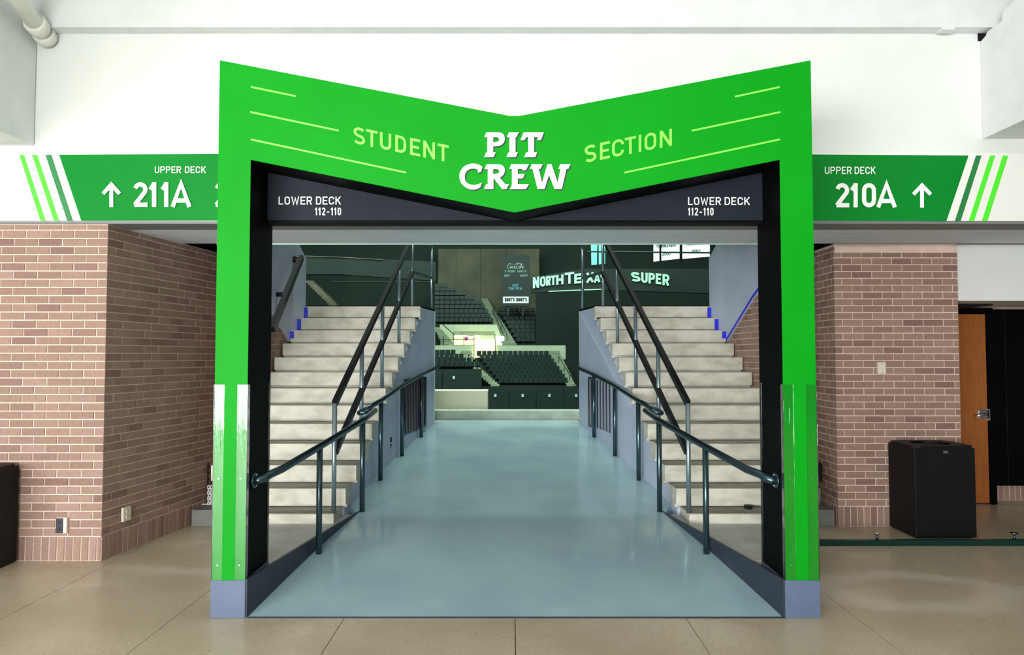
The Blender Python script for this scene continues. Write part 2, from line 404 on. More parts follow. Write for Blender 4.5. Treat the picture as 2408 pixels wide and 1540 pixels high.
def word(txt, x0, x1, yt, yb, d, pen, m, parent=None, gap=0.24, name='letter', shear=0.0, thick=0.004):
    tot = sum(WID.get(c, 1.0) if c != ' ' else 0.6 for c in txt) + gap * (len(txt) - 1)
    k = (x1 - x0) / tot; x = x0
    for c in txt:
        w = (WID.get(c, 1.0) if c != ' ' else 0.6) * k
        if c != ' ': glyph(name, c, x, x + w, yt, yb, d, pen, m, parent, shear, thick, xref=x0)
        x += w + gap * k
def filled(name, outer, holes, d, thick, m, parent=None, off=(0, 0)):
    """a flat cut-out letter from pixel outlines, with counters"""
    cu = bpy.data.curves.new('outline', 'CURVE'); cu.dimensions = '2D'; cu.fill_mode = 'BOTH'; cu.extrude = thick / 2
    for loop in [outer] + list(holes):
        s = cu.splines.new('POLY'); s.points.add(len(loop) - 1); s.use_cyclic_u = True
        for i, (x, y) in enumerate(loop):
            v = P(x + off[0], y + off[1], d); s.points[i].co = (v.x, v.z, 0, 1)
    o = bpy.data.objects.new('outline', cu); C.objects.link(o)
    dg = bpy.context.evaluated_depsgraph_get()
    me = bpy.data.meshes.new_from_object(o.evaluated_get(dg))
    bpy.data.objects.remove(o); bpy.data.curves.remove(cu)
    for v in me.vertices:
        x, z, t = v.co; v.co = (x, d - thick / 2 - t, z)
    me.name = name; me.materials.clear()
    return link(name, me, m, parent)

# ---- brickwork
_bc = {}
def brick_mesh(w, h, dep=0.016):
    k = (round(w, 3), round(h, 3), dep)
    if k not in _bc:
        w, h = k[0], k[1]; c = 0.0025
        v = [(c, 0, c), (w - c, 0, c), (w - c, 0, h - c), (c, 0, h - c),
             (0, c, 0), (w, c, 0), (w, c, h), (0, c, h), (0, dep, 0), (w, dep, 0), (w, dep, h), (0, dep, h)]
        f = [[0, 1, 2, 3]]
        for i in range(4):
            j = (i + 1) % 4
            f += [[4 + i, 4 + j, j, i], [8 + i, 8 + j, 4 + j, 4 + i]]
        me = bpy.data.meshes.new('brick'); me.from_pydata(v, [], f); me.materials.append(M['brick'])
        _bc[k] = me
    return _bc[k]
def brickwork(parent, A, B, z0, z1, soldier=True, limit=300, phase=0.0, s_from=0.0, proud=0.007, zlo=None):
    """bricks on the wall face that runs from plan point A to B, face to the left-hand... towards -normal"""
    A = Vector((A[0], A[1], 0)); B = Vector((B[0], B[1], 0)); L_ = (B - A).length; t = (B - A).normalized()
    ang = math.atan2(t.y, t.x); nrm = Vector((t.y, -t.x, 0))     # outward normal (local -Y)
    bl, jt, ch = 0.204, 0.010, 0.0694
    items = []
    zb = z0
    if soldier:
        n = int(L_ / 0.0665)
        for i in range(n + 1):
            s = i * 0.0665; w = min(0.0665, L_ - s) - jt
            if w > 0.02: items.append((s, z0 + 0.004, w, 0.192))
        zb = z0 + 0.206
    r = 0
    while zb + r * ch < z1 - 0.02:
        z = zb + r * ch; h = min(ch - jt, z1 - z)
        s = -(bl / 2 if r % 2 else 0.0) - phase
        while s < L_:
            a = max(s, 0.0); b = min(s + bl - jt, L_)
            if b - a > 0.02 and (zlo is None or z > zlo): items.append((a, z, b - a, h))
            s += bl
        r += 1
    items.sort(key=lambda q: q[0])
    big, rest = items[:limit], items[limit:]
    for (s, z, w, h) in big:
        o = bpy.data.objects.new('brick', brick_mesh(w, h)); C.objects.link(o); o.parent = parent
        o.location = A + t * s + nrm * (proud + random.uniform(-0.0012, 0.0012)) + Vector((0, 0, z)); o.rotation_euler = (0, 0, ang)
    if rest:
        vv, ff = [], []
        R = Matrix.Rotation(ang, 3, 'Z')
        for (s, z, w, h) in rest:
            me = brick_mesh(w, h); b0 = len(vv); off = A + t * s + nrm * proud + Vector((0, 0, z))
            vv += [R @ v.co + off for v in me.vertices]; ff += [[b0 + i for i in p.vertices] for p in me.polygons]
        me = bpy.data.meshes.new('brick_field'); me.from_pydata([tuple(v) for v in vv], [], ff)
        o = link('brick_field', me, 'brick_s', parent); o['kind'] = 'stuff'

# ================================================================== THE SETTING
PF = 4.88                      # front of the portal
PB = 5.34                      # back of the portal
ZS = 2.841                     # soffit
FD = 6.20                      # fascia face
SB = 7.31                      # back edge of the soffit

# ---- concourse floor: long terrazzo strips with sawn joints
fl = struct(box('floor', -9, 9, -7.4, 12, -0.30, -0.012, 'joint'), 'tan terrazzo concourse floor with sawn joints')
jx = [0.02 + 1.11 * i for i in range(-8, 9)]
for a, b in zip(jx[:-1], jx[1:]):
    box('floor_slab', a + 0.0025, b - 0.0025, -7.4, 11.9, -0.05, 0.0, 'terrazzo', fl)

# ---- bulkhead over the entrance, soffit, ceiling, beams
wall = struct(box('wall_upper', -9, 9, FD + 0.06, SB, ZS, 5.3, 'white'), 'white painted wall above the sign band')
box('fascia_band', -9, 9, FD, FD + 0.06, ZS, 3.418, 'fascia', wall)
box('fascia_lip', -9, 9, FD + 0.004, FD + 0.3, ZS - 0.022, ZS, 'lip', wall)
box('soffit', -9, 9, FD + 0.3, SB, ZS - 0.02, ZS, 'soffit', wall)
b0 = P(2299, 97, FD + 0.06); b1 = P(2319, 70, FD + 0.06)
box('opening', b0.x, b1.x + 0.05, FD + 0.05, FD + 0.0605, b0.z, b1.z + 0.02, 'hole', wall)
box('soffit_highlight', -2.9, 2.85, SB, SB + 0.012, ZS - 0.03, ZS + 0.02, 'edge', wall)  # bright highlight along the soffit's back edge, painted as a pale strip
struct(box('ceiling', -9, 9, -7.4, FD + 0.06, 5.3, 5.45, 'white'), 'white concourse ceiling')
cb = struct(box('ceiling_beam', -4.09, 9, 6.13, FD + 0.06, 4.475, 5.3, 'beam'), 'white beam running across the top of the wall')
p0 = P(2215, 74, 6.13); p1 = P(2245, 76, 6.13)
box('beam_patch', p0.x, p1.x, 6.122, 6.2, 4.45, 4.474, 'beam', cb)
struct(box('ceiling_beam', -5.4, -4.085, 1.0, FD + 0.055, 3.50, 5.3, 'beam', bev=0.01), 'tall white beam at the upper left with the pipe beside it')
rg = [Xp(*q, 4.03) for q in ((2306, 98), (2318, 84), (2322, 74), (2338, 62), (2356, 50), (2358, 30), (2364, 20), (2376, 10), (2386, 0), (2398, -8), (2408, -30))]
poly = [(FD + 0.055, 3.56), (1.0, 3.56), (1.0, 4.62), (rg[-1].y - 0.3, 4.62)] + [(v.y, v.z) for v in rg[::-1]] + [(FD + 0.055, rg[0].z)]
struct(prism_x('ceiling_beam', poly, 4.03, 5.4, 'beam'), 'white beam with a ragged top edge at the upper right')

# ---- brick piers
LC = (-3.425, 6.225)                                            # left corner
LB = (-3.425 + 0.1424 * 2.3, 6.225 + 2.3)
wl = struct(hull8('wall_left', [(-9, LC[1], 0), (LC[0], LC[1], 0), (LB[0] - 0.02, LB[1], 0), (-9, LB[1], 0)],
                  [(-9, LC[1], ZS - .02), (LC[0], LC[1], ZS - .02), (LB[0] - 0.02, LB[1], ZS - .02), (-9, LB[1], ZS - .02)], 'mortar'), 'brick pier left of the green portal')
brickwork(wl, (-4.65, LC[1]), (LC[0] + 0.007, LC[1]), 0, ZS - 0.03, phase=0.07)
brickwork(wl, (-7.4, LC[1]), (-4.66, LC[1]), 0, ZS - 0.03, limit=0)
wls = struct(hull8('wall_left_return', [(LC[0] - .05, LC[1] + 0.02, 0), (LC[0], LC[1] + .001, 0), LB + (0,), (LB[0] - .05, LB[1], 0)],
                   [(LC[0] - .05, LC[1] + 0.02, ZS - .02), (LC[0], LC[1] + .001, ZS - .02), LB + (ZS - .02,), (LB[0] - .05, LB[1], ZS - .02)], 'mortar'), 'shaded brick side wall behind the left leg of the portal')
brickwork(wls, LC, (LC[0] + 0.1424 * 1.75, LC[1] + 1.75), 0, ZS - 0.03, phase=0.10)
RC = (3.27, 7.47)
wr = struct(box('wall_right', RC[0], 4.515, RC[1], 8.7, 0, ZS, 'mortar'), 'brick pier right of the green portal')
brickwork(wr, (RC[0] - 0.007, RC[1]), (4.515, RC[1]), 0, ZS - 0.09, phase=0.12)
wrs = struct(box('wall_right_return', RC[0] - 0.001, RC[0] + .05, RC[1] + .001, 8.69, 0, ZS, 'mortar'), 'shaded narrow brick side wall beside the right leg of the portal')
brickwork(wrs, (RC[0], 8.69), RC, 0, ZS - 0.03, phase=0.05)
# ragged grout patch under the soffit of the right pier
q = [P(x, y, RC[1] - 0.008) for x, y in ((1968, 572), (2080, 571), (2085, 582), (2096, 590), (2160, 588), (2215, 590), (2232, 578), (2250, 574), (2268, 574), (2268, 566), (1968, 566))]
prism_y('grout_patch', [(v.x, min(v.z, ZS - .021)) for v in q], RC[1] - 0.012, RC[1], 'mortar', wr)

# ---- recess with doors on the right
hd = struct(box('wall_door_header', 4.515, 9, 7.5, 8.42, 2.265, ZS, 'white'), 'white header wall above the doors on the right')
box('header_strip', 4.515, 5.15, 7.9, 8.3, 2.245, 2.264, 'hole', hd)
wk = struct(box('wall_recess', 4.4, 9, 8.82, 9.0, 0, ZS, 'mortar'), 'brick back wall of the doorway recess on the right')
brickwork(wk, (5.56, 8.82), (6.6, 8.82), 0, 0.2)
struct(box('wall_recess_side', 4.40, 4.52, 8.69, 8.83, 0, ZS, 'mortar'))
dr = struct(box('door_1', 4.60, 5.50, 8.58, 8.63, 0.015, 2.19, 'wood', bev=0.003), 'orange-brown wooden door with chrome lever handle')
box('door_frame', 5.505, 5.575, 8.56, 8.81, 0, 2.262, 'black', dr)
box('door_frame', 4.53, 5.575, 8.56, 8.81, 2.195, 2.262, 'black', dr)
hp = P(2312, 974, 8.56)
hdl = box('handle_plate', hp.x - 0.055, hp.x + 0.055, 8.555, 8.58, hp.z - 0.05, hp.z + 0.05, 'chrome', dr, bev=0.006)
tube('lever', [(hp.x + 0.03, 8.57, hp.z), (hp.x + 0.03, 8.515, hp.z), (hp.x - 0.02, 8.505, hp.z), (hp.x - 0.13, 8.51, hp.z - 0.02)], 0.012, 'chrome', hdl)
box('latch', hp.x + 0.06, hp.x + 0.075, 8.55, 8.585, hp.z - 0.07, hp.z + 0.06, 'chrome', dr)
d2 = struct(box('door_2', 5.60, 7.6, 8.70, 8.80, 0.19, 2.255, 'black', bev=0.004), 'black panel beside the wooden door')
box('panel_seam', 5.80, 5.806, 8.697, 8.70, 0.2, 2.24, 'hole', d2)

# ---- ramp, curbs and landings
RE = 11.15
CURB = [(PF, 1.752), (5.86, 1.575), (6.82, 1.375)]
WALLU = [(6.4, 1.60), (7.0, 1.50), (7.75, 1.43), (8.76, 1.325), (9.81, 1.20), (10.844, 1.057)]
def curb_u(d): return interp(CURB, d)
def wall_u(d): return interp(WALLU, d)
RW = [(PF, 1.76), (5.86, 1.583), (6.80, 1.387), (7.0, 1.52), (7.75, 1.45), (8.76, 1.345), (9.81, 1.22), (10.844, 1.077), (RE, 1.06)]
NR = 44
ds = [PF + (RE - PF) * i / NR for i in range(NR + 1)]
vv = []; ff = []
for d in ds:
    u = interp(RW, d); z = ramp_z(d)
    vv += [V(-u, d, z), V(-u / 3, d, z), V(u / 3, d, z), V(u, d, z)]
for k in range(NR):
    for c_ in range(3): ff.append([4 * k + c_, 4 * k + c_ + 1, 4 * k + c_ + 5, 4 * k + c_ + 4])
nt_ = len(ff); o_ = len(vv)
for d in ds:
    u = interp(RW, d); z = ramp_z(d)
    vv += [V(-u, d, z), V(u, d, z), V(-u, d, -.3), V(u, d, -.3)]
for k in range(NR):
    a = o_ + 4 * k; b = a + 4
    ff += [[a, b, b + 2, a + 2], [a + 1, a + 3, b + 3, b + 1], [a + 2, b + 2, b + 3, a + 3]]
ff += [[o_, o_ + 2, o_ + 3, o_ + 1], [o_ + 4 * NR, o_ + 4 * NR + 1, o_ + 4 * NR + 3, o_ + 4 * NR + 2]]
me_ = bpy.data.meshes.new('floor_ramp'); me_.from_pydata([tuple(v) for v in vv], [], ff)
for i, p in enumerate(me_.polygons): p.use_smooth = i < nt_
rp = struct(link('floor_ramp', me_, 'ramp'), 'glossy blue-grey painted ramp rising through the portal')
box('ramp_threshold', -1.72, 1.77, PF - 0.012, PF + 0.002, -0.01, 0.006, 'curb', rp)
for s in (-1, 1):
    side = 'left' if s < 0 else 'right'
    # raised landing in front of the stair, edged by a dark curb that the ramp swallows
    zt = 0.245
    A = [V(s * (curb_u(d) + .01), d, 0) for d in (PB, 5.86, 6.3, 6.82)] + [V(s * 1.6, 6.95, 0), V(s * 2.62, 6.72, 0), V(s * 2.02, PB, 0)]
    if s > 0: A = A[::-1]
    lo = [(v.x, v.y, -0.05) for v in A]; hi = [(v.x, v.y, zt) for v in A]
    ld = struct(hull8('floor_landing_' + side, lo, hi, 'curbtop'), 'pale concrete landing beside the ramp at the foot of the %s stair' % side)
    for d0, d1 in ((PF + .001, 5.86), (5.86, 6.84)):
        za, zb_ = 0.246 + 0.045 * (d0 - PF) / 1.96, 0.246 + 0.045 * (d1 - PF) / 1.96
        a, b = V(s * curb_u(d0), d0, 0), V(s * curb_u(d1), d1, 0)
        ring = lambda v, z: [(v.x - s * .004, v.y, -.03), (v.x - s * .004, v.y, z), (v.x + s * .016, v.y, z), (v.x + s * .016, v.y, -.03)]
        hull8('curb_face', ring(a, za), ring(b, zb_), 'curb', ld)

# ---- grey walls along the ramp under the stairs
DK = [9.86 - 0.28 * k for k in range(13)]
ZK = [2.366 - 0.17 * k for k in range(13)]
def step_u(d): return interp([(6.5, 1.55), (7.0, 1.47), (7.75, 1.405), (8.76, 1.305), (9.58, 1.205), (9.86, 1.17)], d)
for s in (-1, 1):
    side = 'left' if s < 0 else 'right'
    prof = [(10.844, -0.2), (10.844, 2.36), (9.93, 2.36)]
    for k in range(0, 12): prof.append((DK[k] + 0.05, ZK[k] - 0.172))
    prof += [(6.84, 0.3), (6.84, -0.2)]
    inn = [V(s * wall_u(d), d, z) for d, z in prof]; out = [V(s * (wall_u(d) + 0.14), d, z) for d, z in prof]
    w = struct(hull8('wall_ramp_' + side, inn, out, 'gwall'), 'blue-grey wall along the %s side of the ramp below the stair' % side)
    if s < 0:
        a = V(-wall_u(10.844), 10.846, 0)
        box('lit_wall_end', a.x - 0.035, a.x + 0.004, 10.83, 10.852, 0.72, 2.355, 'edge', w)  # lit end of the wall, put in as a pale strip
    # black kerb on the upper landing edge
    lp = [V(s * 1.06, 10.85, 0), V(s * 1.20, 9.90, 0), V(s * 2.9, 9.90, 0), V(s * 2.9, 10.85, 0)]
    if s > 0: lp = lp[::-1]
    struct(hull8('floor_upper_' + side, [(v.x, v.y, 2.2) for v in lp], [(v.x, v.y, 2.385) for v in lp], 'black'), 'dark landing at the head of the %s stair' % side)

# ---- side walls of the stairs: grey panel above, brick below
for s in (-1, 1):
    side = 'left' if s < 0 else 'right'
    uw = lambda d: 2.72 + 0.045 * (9.86 - d)
    prof = [(SB, 2.86), (8.42, 2.36), (9.30, 1.885), (9.34, 1.885), (9.93, 2.1), (9.93, 3.02), (9.40, 3.28), (SB, 3.28)]
    g = struct(hull8('wall_stair_' + side, [V(s * uw(d), d, z) for d, z in prof], [V(s * (uw(d) + 0.12), d, z) for d, z in prof], 'gwall'),
               'grey painted wall panel beside the %s stair' % side)
    prof = [(7.5, 0.0), (7.5, ZS - .02), (9.6, ZS - .02), (9.6, 0.0)]
    bw = struct(hull8('wall_brick_' + side, [V(s * (uw(d) + 0.03), d, z) for d, z in prof], [V(s * (uw(d) + 0.10), d, z) for d, z in prof], 'mortar'),
                'brick wall beside the %s stair below the grey panel' % side)
    a = V(s * (uw(9.55) + 0.03), 9.55, 0); b = V(s * (uw(7.5) + 0.03), 7.5, 0)
    if s < 0: a, b = b, a
    brickwork(bw, (a.x, a.y), (b.x, b.y), 0.25, ZS - .03, soldier=False)
    a = V(s * (uw(7.5) + 0.03), 7.5, 0); b = V(s * (uw(7.5) + 0.10), 7.5, 0)
    if s < 0: a, b = b, a
    brickwork(bw, (a.x, a.y), (b.x, b.y), 0.0, ZS - .03, soldier=False, limit=0)

# dark backs that close the building between concourse and arena
struct(box('wall_arena_near_left', -45, -2.86, 9.55, 9.7, -3.2, 21, 'arena_d'))
struct(box('wall_arena_near_right', 2.82, 45, 9.55, 9.7, -3.2, 21, 'arena_d'))
struct(box('wall_arena_near_upper', -3.2, 3.2, SB - 0.1, SB - 0.002, 5.2, 21, 'arena_d'))
struct(box('wall_gap_left', -9, -2.86, 8.52, 8.62, 0, 5.3, 'arena_d'))
struct(box('wall_gap_right', 2.86, 3.3, 8.52, 8.68, 0, 5.3, 'arena_d'))
struct(box('ceiling_gap_left', -9, -2.84, SB, 9.6, 3.29, 3.36, 'arena_d'))
struct(box('ceiling_gap_right', 2.82, 9, SB, 9.6, 3.29, 3.36, 'arena_d'))
struct(box('wall_vault_left', -3.2, -2.9, SB - 0.1, 9.7, 3.36, 21, 'arena_d'))
struct(box('wall_vault_right', 2.86, 3.2, SB - 0.1, 9.7, 3.36, 21, 'arena_d'))

# ================================================================== THE PORTAL
portal = thing('entrance_portal', 'bright green V-topped entrance portal with white lettering', 'portal')
XL0, XL1 = -1.958, -1.742      # left leg
XR0, XR1 = 1.785, 2.002        # right leg
XC = 0.018
zT, zTc, zU, zUc = 3.683, 3.303, 3.010, 2.656
zb = 0.242
face = [(XL0, zb), (XL0, zT), (XC - 0.03, zTc + 0.002), (XC + 0.03, zTc + 0.002), (XR1, zT), (XR1, zb), (XR0, zb), (XR0, zU), (XC, zUc), (XL1, zU), (XL1, zb)]
prism_y('green_face', face, PF, PF + 0.022, 'green', portal)
# carcass: legs green outside, black lining inside
box('leg', XL0 + 0.002, XL1 - 0.006, PF + 0.022, PB, zb, zU + 0.05, 'green', portal)
box('leg', XR0 + 0.006, XR1 - 0.002, PF + 0.022, PB, zb, zU + 0.05, 'green', portal)
hd_ = [(XL0 + .002, zU + .05), (XL0 + .002, zT - .002), (XC, zTc), (XR1 - .002, zT - .002), (XR1 - .002, zU + .05), (XC, zUc + .05)]
prism_y('header_body', hd_, PF + 0.022, PB, 'green', portal)
box('jamb_lining', XL1 - 0.006, XL1 + 0.001, PF + 0.004, PB, zb, zU, 'black', portal)
box('jamb_lining', XR0 - 0.001, XR0 + 0.006, PF + 0.004, PB, zb, zU, 'black', portal)
prism_y('head_lining', [(XL1, zU), (XC, zUc), (XC, zUc + .01), (XL1, zU + .01)], PF + 0.004, PB, 'black', portal)
prism_y('head_lining', [(XR0, zU), (XR0, zU + .01), (XC, zUc + .01), (XC, zUc)], PF + 0.004, PB, 'black', portal)
SPD = 5.225
for (xa, xb) in ((XL1, XC), (XC, XR0)):
    left = xa == XL1
    pts = [(xa, zUc + .012), (xb, zUc + .012), (xb, zUc + .013 if left else zU), (xa, zU if left else zUc + .013)]
    prism_y('sign_panel', pts, SPD, SPD + 0.03, 'slate', portal)
box('lintel', XL1, XR0, SPD + 0.002, PB, zUc - 0.010, zUc + 0.011, 'black', portal)
box('lintel_back', XL1, XR0, SPD + 0.031, PB, zUc + 0.011, zU, 'black', portal)
# plinths
for (a, b) in ((XL0 - 0.006, XL1 + 0.006), (XR0 - 0.006, XR1 + 0.006)):
    box('plinth', a, b, PF - 0.008, PB, 0, zb, 'plinth', portal, bev=0.004)
# acrylic corner guards with screws
for (x, sg) in ((XL0, 1), (XL1, -1), (XR0, 1), (XR1, -1)):
    w, t, z0, z1 = 0.066, 0.004, zb + 0.002, 1.515
    a = [(x - sg * t, PF - t), (x + sg * w, PF - t), (x + sg * w, PF - 0.0005), (x - sg * 0.0015, PF - 0.0005), (x - sg * 0.0015, PF + w * .6), (x - sg * t, PF + w * .6)]
    if sg < 0: a = a[::-1]
    cg = prism_z('corner_guard', a, z0, z1, 'acrylic', portal)
    for zz in (0.34, 0.90, 1.43):
        tube('screw', [(x + sg * w * .55, PF - t - 0.003, zz), (x + sg * w * .55, PF - t, zz)], 0.005, 'chrome', cg, 8)
for (x, sg) in ((XL1, 1), (XR0, -1)):
    tag(box('rear_guard', min(x, x + sg * .005), max(x, x + sg * .005), PB - 0.045, PB + 0.004, zb + .002, 1.515, 'acrylic', portal))
# light-green lines
for (x0, y0, x1, y1) in ((590, 204.5, 696, 226.5), (588.5, 263.5, 797, 307.5), (590, 328, 955, 406), (1833, 205, 1728, 227.5), (1835, 263.7, 1626.5, 307.7), (1833.5, 328, 1468.6, 406)):
    q = [P(x0, y0 - 2, PF), P(x1, y1 - 2, PF), P(x1, y1 + 2, PF), P(x0, y0 + 2, PF)]
    prism_y('accent_line', [(v.x, v.z) for v in q], PF - 0.003, PF, 'lime', portal)
for ch, a, b in (('S', 831.5, 858.5), ('T', 861, 888), ('U', 893.5, 920), ('D', 929.5, 955), ('E', 964.5, 988), ('N', 995.5, 1023), ('T', 1029, 1055)):
    o = glyph('letter', ch, a, b, 300 + .2 * ((a + b) / 2 - 845), 339.5 + .2 * ((a + b) / 2 - 845), PF, 6.0, 'lime', portal, shear=0.2)
for ch, a, b in (('S', 1375, 1402.5), ('E', 1411, 1434), ('C', 1439.5, 1467), ('T', 1469.3, 1495.6), ('I', 1502, 1508), ('O', 1516, 1543), ('N', 1551.7, 1580)):
    xm = (a + b) / 2
    glyph('letter', ch, a, b, 340.5 - .2 * (xm - 1389), 380.5 - .2 * (xm - 1389), PF, 6.0, 'lime', portal, shear=-0.2)
L_ = {
 'P': ([(705,163),(905,163),(930,164),(960,170),(985,181),(1005,198),(1019,220),(1027,245),(1030,290),(1024,320),(1012,345),(995,365),(970,384),(940,398),(905,406),(865,409),(826,410),(826,519),(870,519),(832,600),(668,600),(702,519),(722,519),(722,247),(670,247)],
       [[(826,247),(885,248),(905,252),(922,262),(931,276),(932,295),(924,313),(910,325),(885,334),(826,340)]]),
 'I': ([(1105,163),(1278,163),(1240,247),(1220,247),(1220,519),(1260,519),(1228,600),(1062,600),(1096,519),(1114,519),(1114,247),(1070,247)], []),
 'T': ([(1365,163),(1722,163),(1670,300),(1612,300),(1612,247),(1549,247),(1549,519),(1604,519),(1570,600),(1375,600),(1408,519),(1446,519),(1446,247),(1408,247),(1383,300),(1308,300)], []),
 'C': ([(635,770),(612,858),(560,876),(552,828),(538,815),(520,808),(495,803),(465,802),(430,807),(400,818),(372,836),(350,860),(333,888),(325,920),(322,952),(325,985),(334,1014),(350,1040),(372,1062),(400,1078),(430,1088),(460,1092),(490,1093),(520,1090),(550,1083),(575,1075),(628,1052),(600,1130),(575,1147),(545,1160),(512,1170),(480,1176),(445,1175),(410,1168),(375,1154),(340,1135),(308,1112),(280,1085),(258,1054),(243,1020),(232,983),(228,945),(231,907),(240,870),(254,836),(275,805),(302,776),(335,752),(366,735),(400,725),(435,718),(470,716),(508,718),(545,725),(575,735),(600,748)], []),
 'R': ([(710,727),(905,727),(935,729),(960,735),(985,746),(1005,762),(1020,782),(1030,805),(1033,830),(1030,855),(1024,876),(1015,895),(1002,915),(985,935),(965,950),(940,962),(1030,1070),(1045,1079),(1060,1082),(1102,1082),(1062,1164),(985,1164),(830,968),(830,1164),(668,1164),(702,1082),(730,1082),(730,810),(675,810)],
       [[(826,810),(885,811),(908,816),(925,826),(934,842),(934,862),(925,877),(910,888),(885,896),(826,902)]]),
 'E': ([(1145,727),(1457,727),(1405,832),(1350,832),(1340,808),(1260,808),(1260,900),(1385,900),(1350,978),(1260,978),(1260,1082),(1455,1082),(1415,1150),(1403,1160),(1385,1164),(1120,1164),(1145,1125),(1154,1100),(1157,1075),(1157,808),(1112,808)], []),
 'W': ([(1508,727),(1700,727),(1665,808),(1632,808),(1690,1055),(1785,727),(1858,727),(1968,1055),(2015,808),(1978,808),(2012,727),(2192,727),(2155,808),(2122,808),(2040,1164),(1912,1164),(1812,915),(1735,1164),(1612,1164),(1520,808),(1475,808)], []),
}
zm = lambda pts: [(1050 + x / 7.525, 290 + y / 7.525) for x, y in pts]
for k, (o_, hs) in L_.items():
    big = filled('letter', zm(o_), [zm(h) for h in hs], PF - 0.005, 0.006, 'wlet', portal)
    sh = filled('letter_shadow', zm(o_), [zm(h) for h in hs], PF, 0.004, 'navy', big, off=(2.4, 2.4))
# direction lettering on the dark panels
word('LOWER', 655, 734, 462, 481, SPD, 2.7, 'wlet', portal)
word('DECK', 743, 801.5, 462, 481, SPD, 2.7, 'wlet', portal)
word('112-110', 741, 802, 488, 506, SPD, 2.6, 'wlet', portal, gap=0.42)
word('LOWER', 1618, 1695.5, 463.5, 482, SPD, 2.7, 'wlet', portal)
word('DECK', 1704, 1763, 463.5, 482, SPD, 2.7, 'wlet', portal)
word('112-110', 1618, 1678, 488.5, 506.5, SPD, 2.6, 'wlet', portal, gap=0.42)

# ================================================================== SIGN BOARDS ON THE FASCIA
SD = FD - 0.02
def quad_px(name, pts, d, thick, m, parent):
    q = [P(x, y, d) for x, y in pts]
    return prism_y(name, [(v.x, v.z) for v in q], d - thick, d, m, parent)
sl = thing('direction_sign', 'green sign with arrow and number 211A at the left', 'sign')
quad_px('board', [(-60, 364), (700, 361), (700, 518.5), (-60, 519.5)], FD, 0.02, 'fascia', sl)
quad_px('green_field', [(139.5, 364), (700, 361), (700, 518), (191.5, 519)], SD, 0.004, 'sgreen', sl)
for (a, b, c_, e_), m_ in (((45.6, 56.8, 107.6, 95.4), 'sbright'), ((75.4, 87.7, 139.5, 127), 'sbright'), ((107, 121, 171.8, 158.5), 'sdark')):
    quad_px('stripe', [(a, 364), (b, 364), (c_, 519.3), (e_, 519.3)], SD, 0.003, m_, sl)
word('UPPER', 364, 426, 391, 407, SD - .004, 2.3, 'wlet', sl); word('DECK', 435, 484, 391, 407, SD - .004, 2.3, 'wlet', sl)
for ch, a, b in (('2', 313, 347), ('1', 352, 367.5), ('1', 380, 396), ('A', 402, 449.5)):
    glyph('letter', ch, a, b, 428.5, 486.5, SD - .004, 10.0, 'wlet', sl, thick=0.012)
glyph('arrow', '^', 240.5, 283, 431, 487, SD - .004, 9.0, 'wlet', sl, thick=0.012)
glyph('letter', '2', 505, 539, 428.5, 486.5, SD - .004, 10.0, 'wlet', sl, thick=0.012)
sr = thing('direction_sign', 'green sign with number 210A and arrow at the right', 'sign')
quad_px('board', [(1720, 362), (2470, 367), (2470, 520.5), (1720, 519)], FD, 0.02, 'fascia', sr)
quad_px('green_field', [(1720, 362), (2276.9, 366), (2225, 520), (1720, 518.5)], SD, 0.004, 'sgreen', sr)
for (a, b, c_, e_), m_ in (((2295, 2307.7, 2258.6, 2245), 'sdark'), ((2327.7, 2340, 2290, 2277.6), 'sbright'), ((2358, 2370.8, 2321.4, 2308.4), 'sbright')):
    quad_px('stripe', [(a, 366), (b, 366), (c_, 520.3), (e_, 520.3)], SD, 0.003, m_, sr)
word('UPPER', 1939.6, 2002.7, 392, 409, SD - .004, 2.3, 'wlet', sr); word('DECK', 2009.7, 2058.8, 392, 409, SD - .004, 2.3, 'wlet', sr)
for ch, a, b in (('2', 1964, 1997), ('1', 2001, 2017), ('0', 2027, 2060), ('A', 2061, 2108.5)):
    glyph('letter', ch, a, b, 430.5, 487.5, SD - .004, 10.0, 'wlet', sr, thick=0.012)
glyph('arrow', '^', 2146, 2190.5, 433, 488, SD - .004, 9.0, 'wlet', sr, thick=0.012)

# ================================================================== STAIRS
for s in (-1, 1):
    side = 'left' if s < 0 else 'right'
    st = thing('staircase', 'pale concrete stair rising on the %s of the ramp' % side, 'stairs')
    for k in range(13):
        d, z = DK[k], ZK[k]
        zl = z - 0.175 if k < 12 else 0.2
        uo = 2.715 + 0.045 * (9.86 - d) if k < 11 else (2.70 if k == 11 else 2.56)
        ui = step_u(d)
        prof = [(d, z), (d + 0.006, zl + 0.030), (d + 0.06, zl + 0.027), (d + 0.06, zl), (d + 0.34, zl), (d + 0.34, z)]
        a = [V(s * ui, y, zz) for y, zz in prof]; b = [V(s * uo, y, zz) for y, zz in prof]
        o = hull8('step', a, b, 'concrete', st)
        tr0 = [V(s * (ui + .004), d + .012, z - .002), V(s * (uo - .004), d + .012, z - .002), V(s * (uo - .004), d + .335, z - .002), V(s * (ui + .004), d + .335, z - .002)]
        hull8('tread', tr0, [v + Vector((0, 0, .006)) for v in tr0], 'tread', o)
    # the mass under the steps
    prof = [(DK[12] + .1, 0.0)] + [(DK[k] + 0.12, ZK[k] - 0.176) for k in range(12, -1, -1)] + [(9.95, ZK[0] - .176), (9.95, 0.0)]
    hull8('stair_body', [V(s * (wall_u(min(max(d, 7.0), 9.9)) + 0.13), d, z) for d, z in prof], [V(s * 2.6, d, z) for d, z in prof], 'concrete', st)

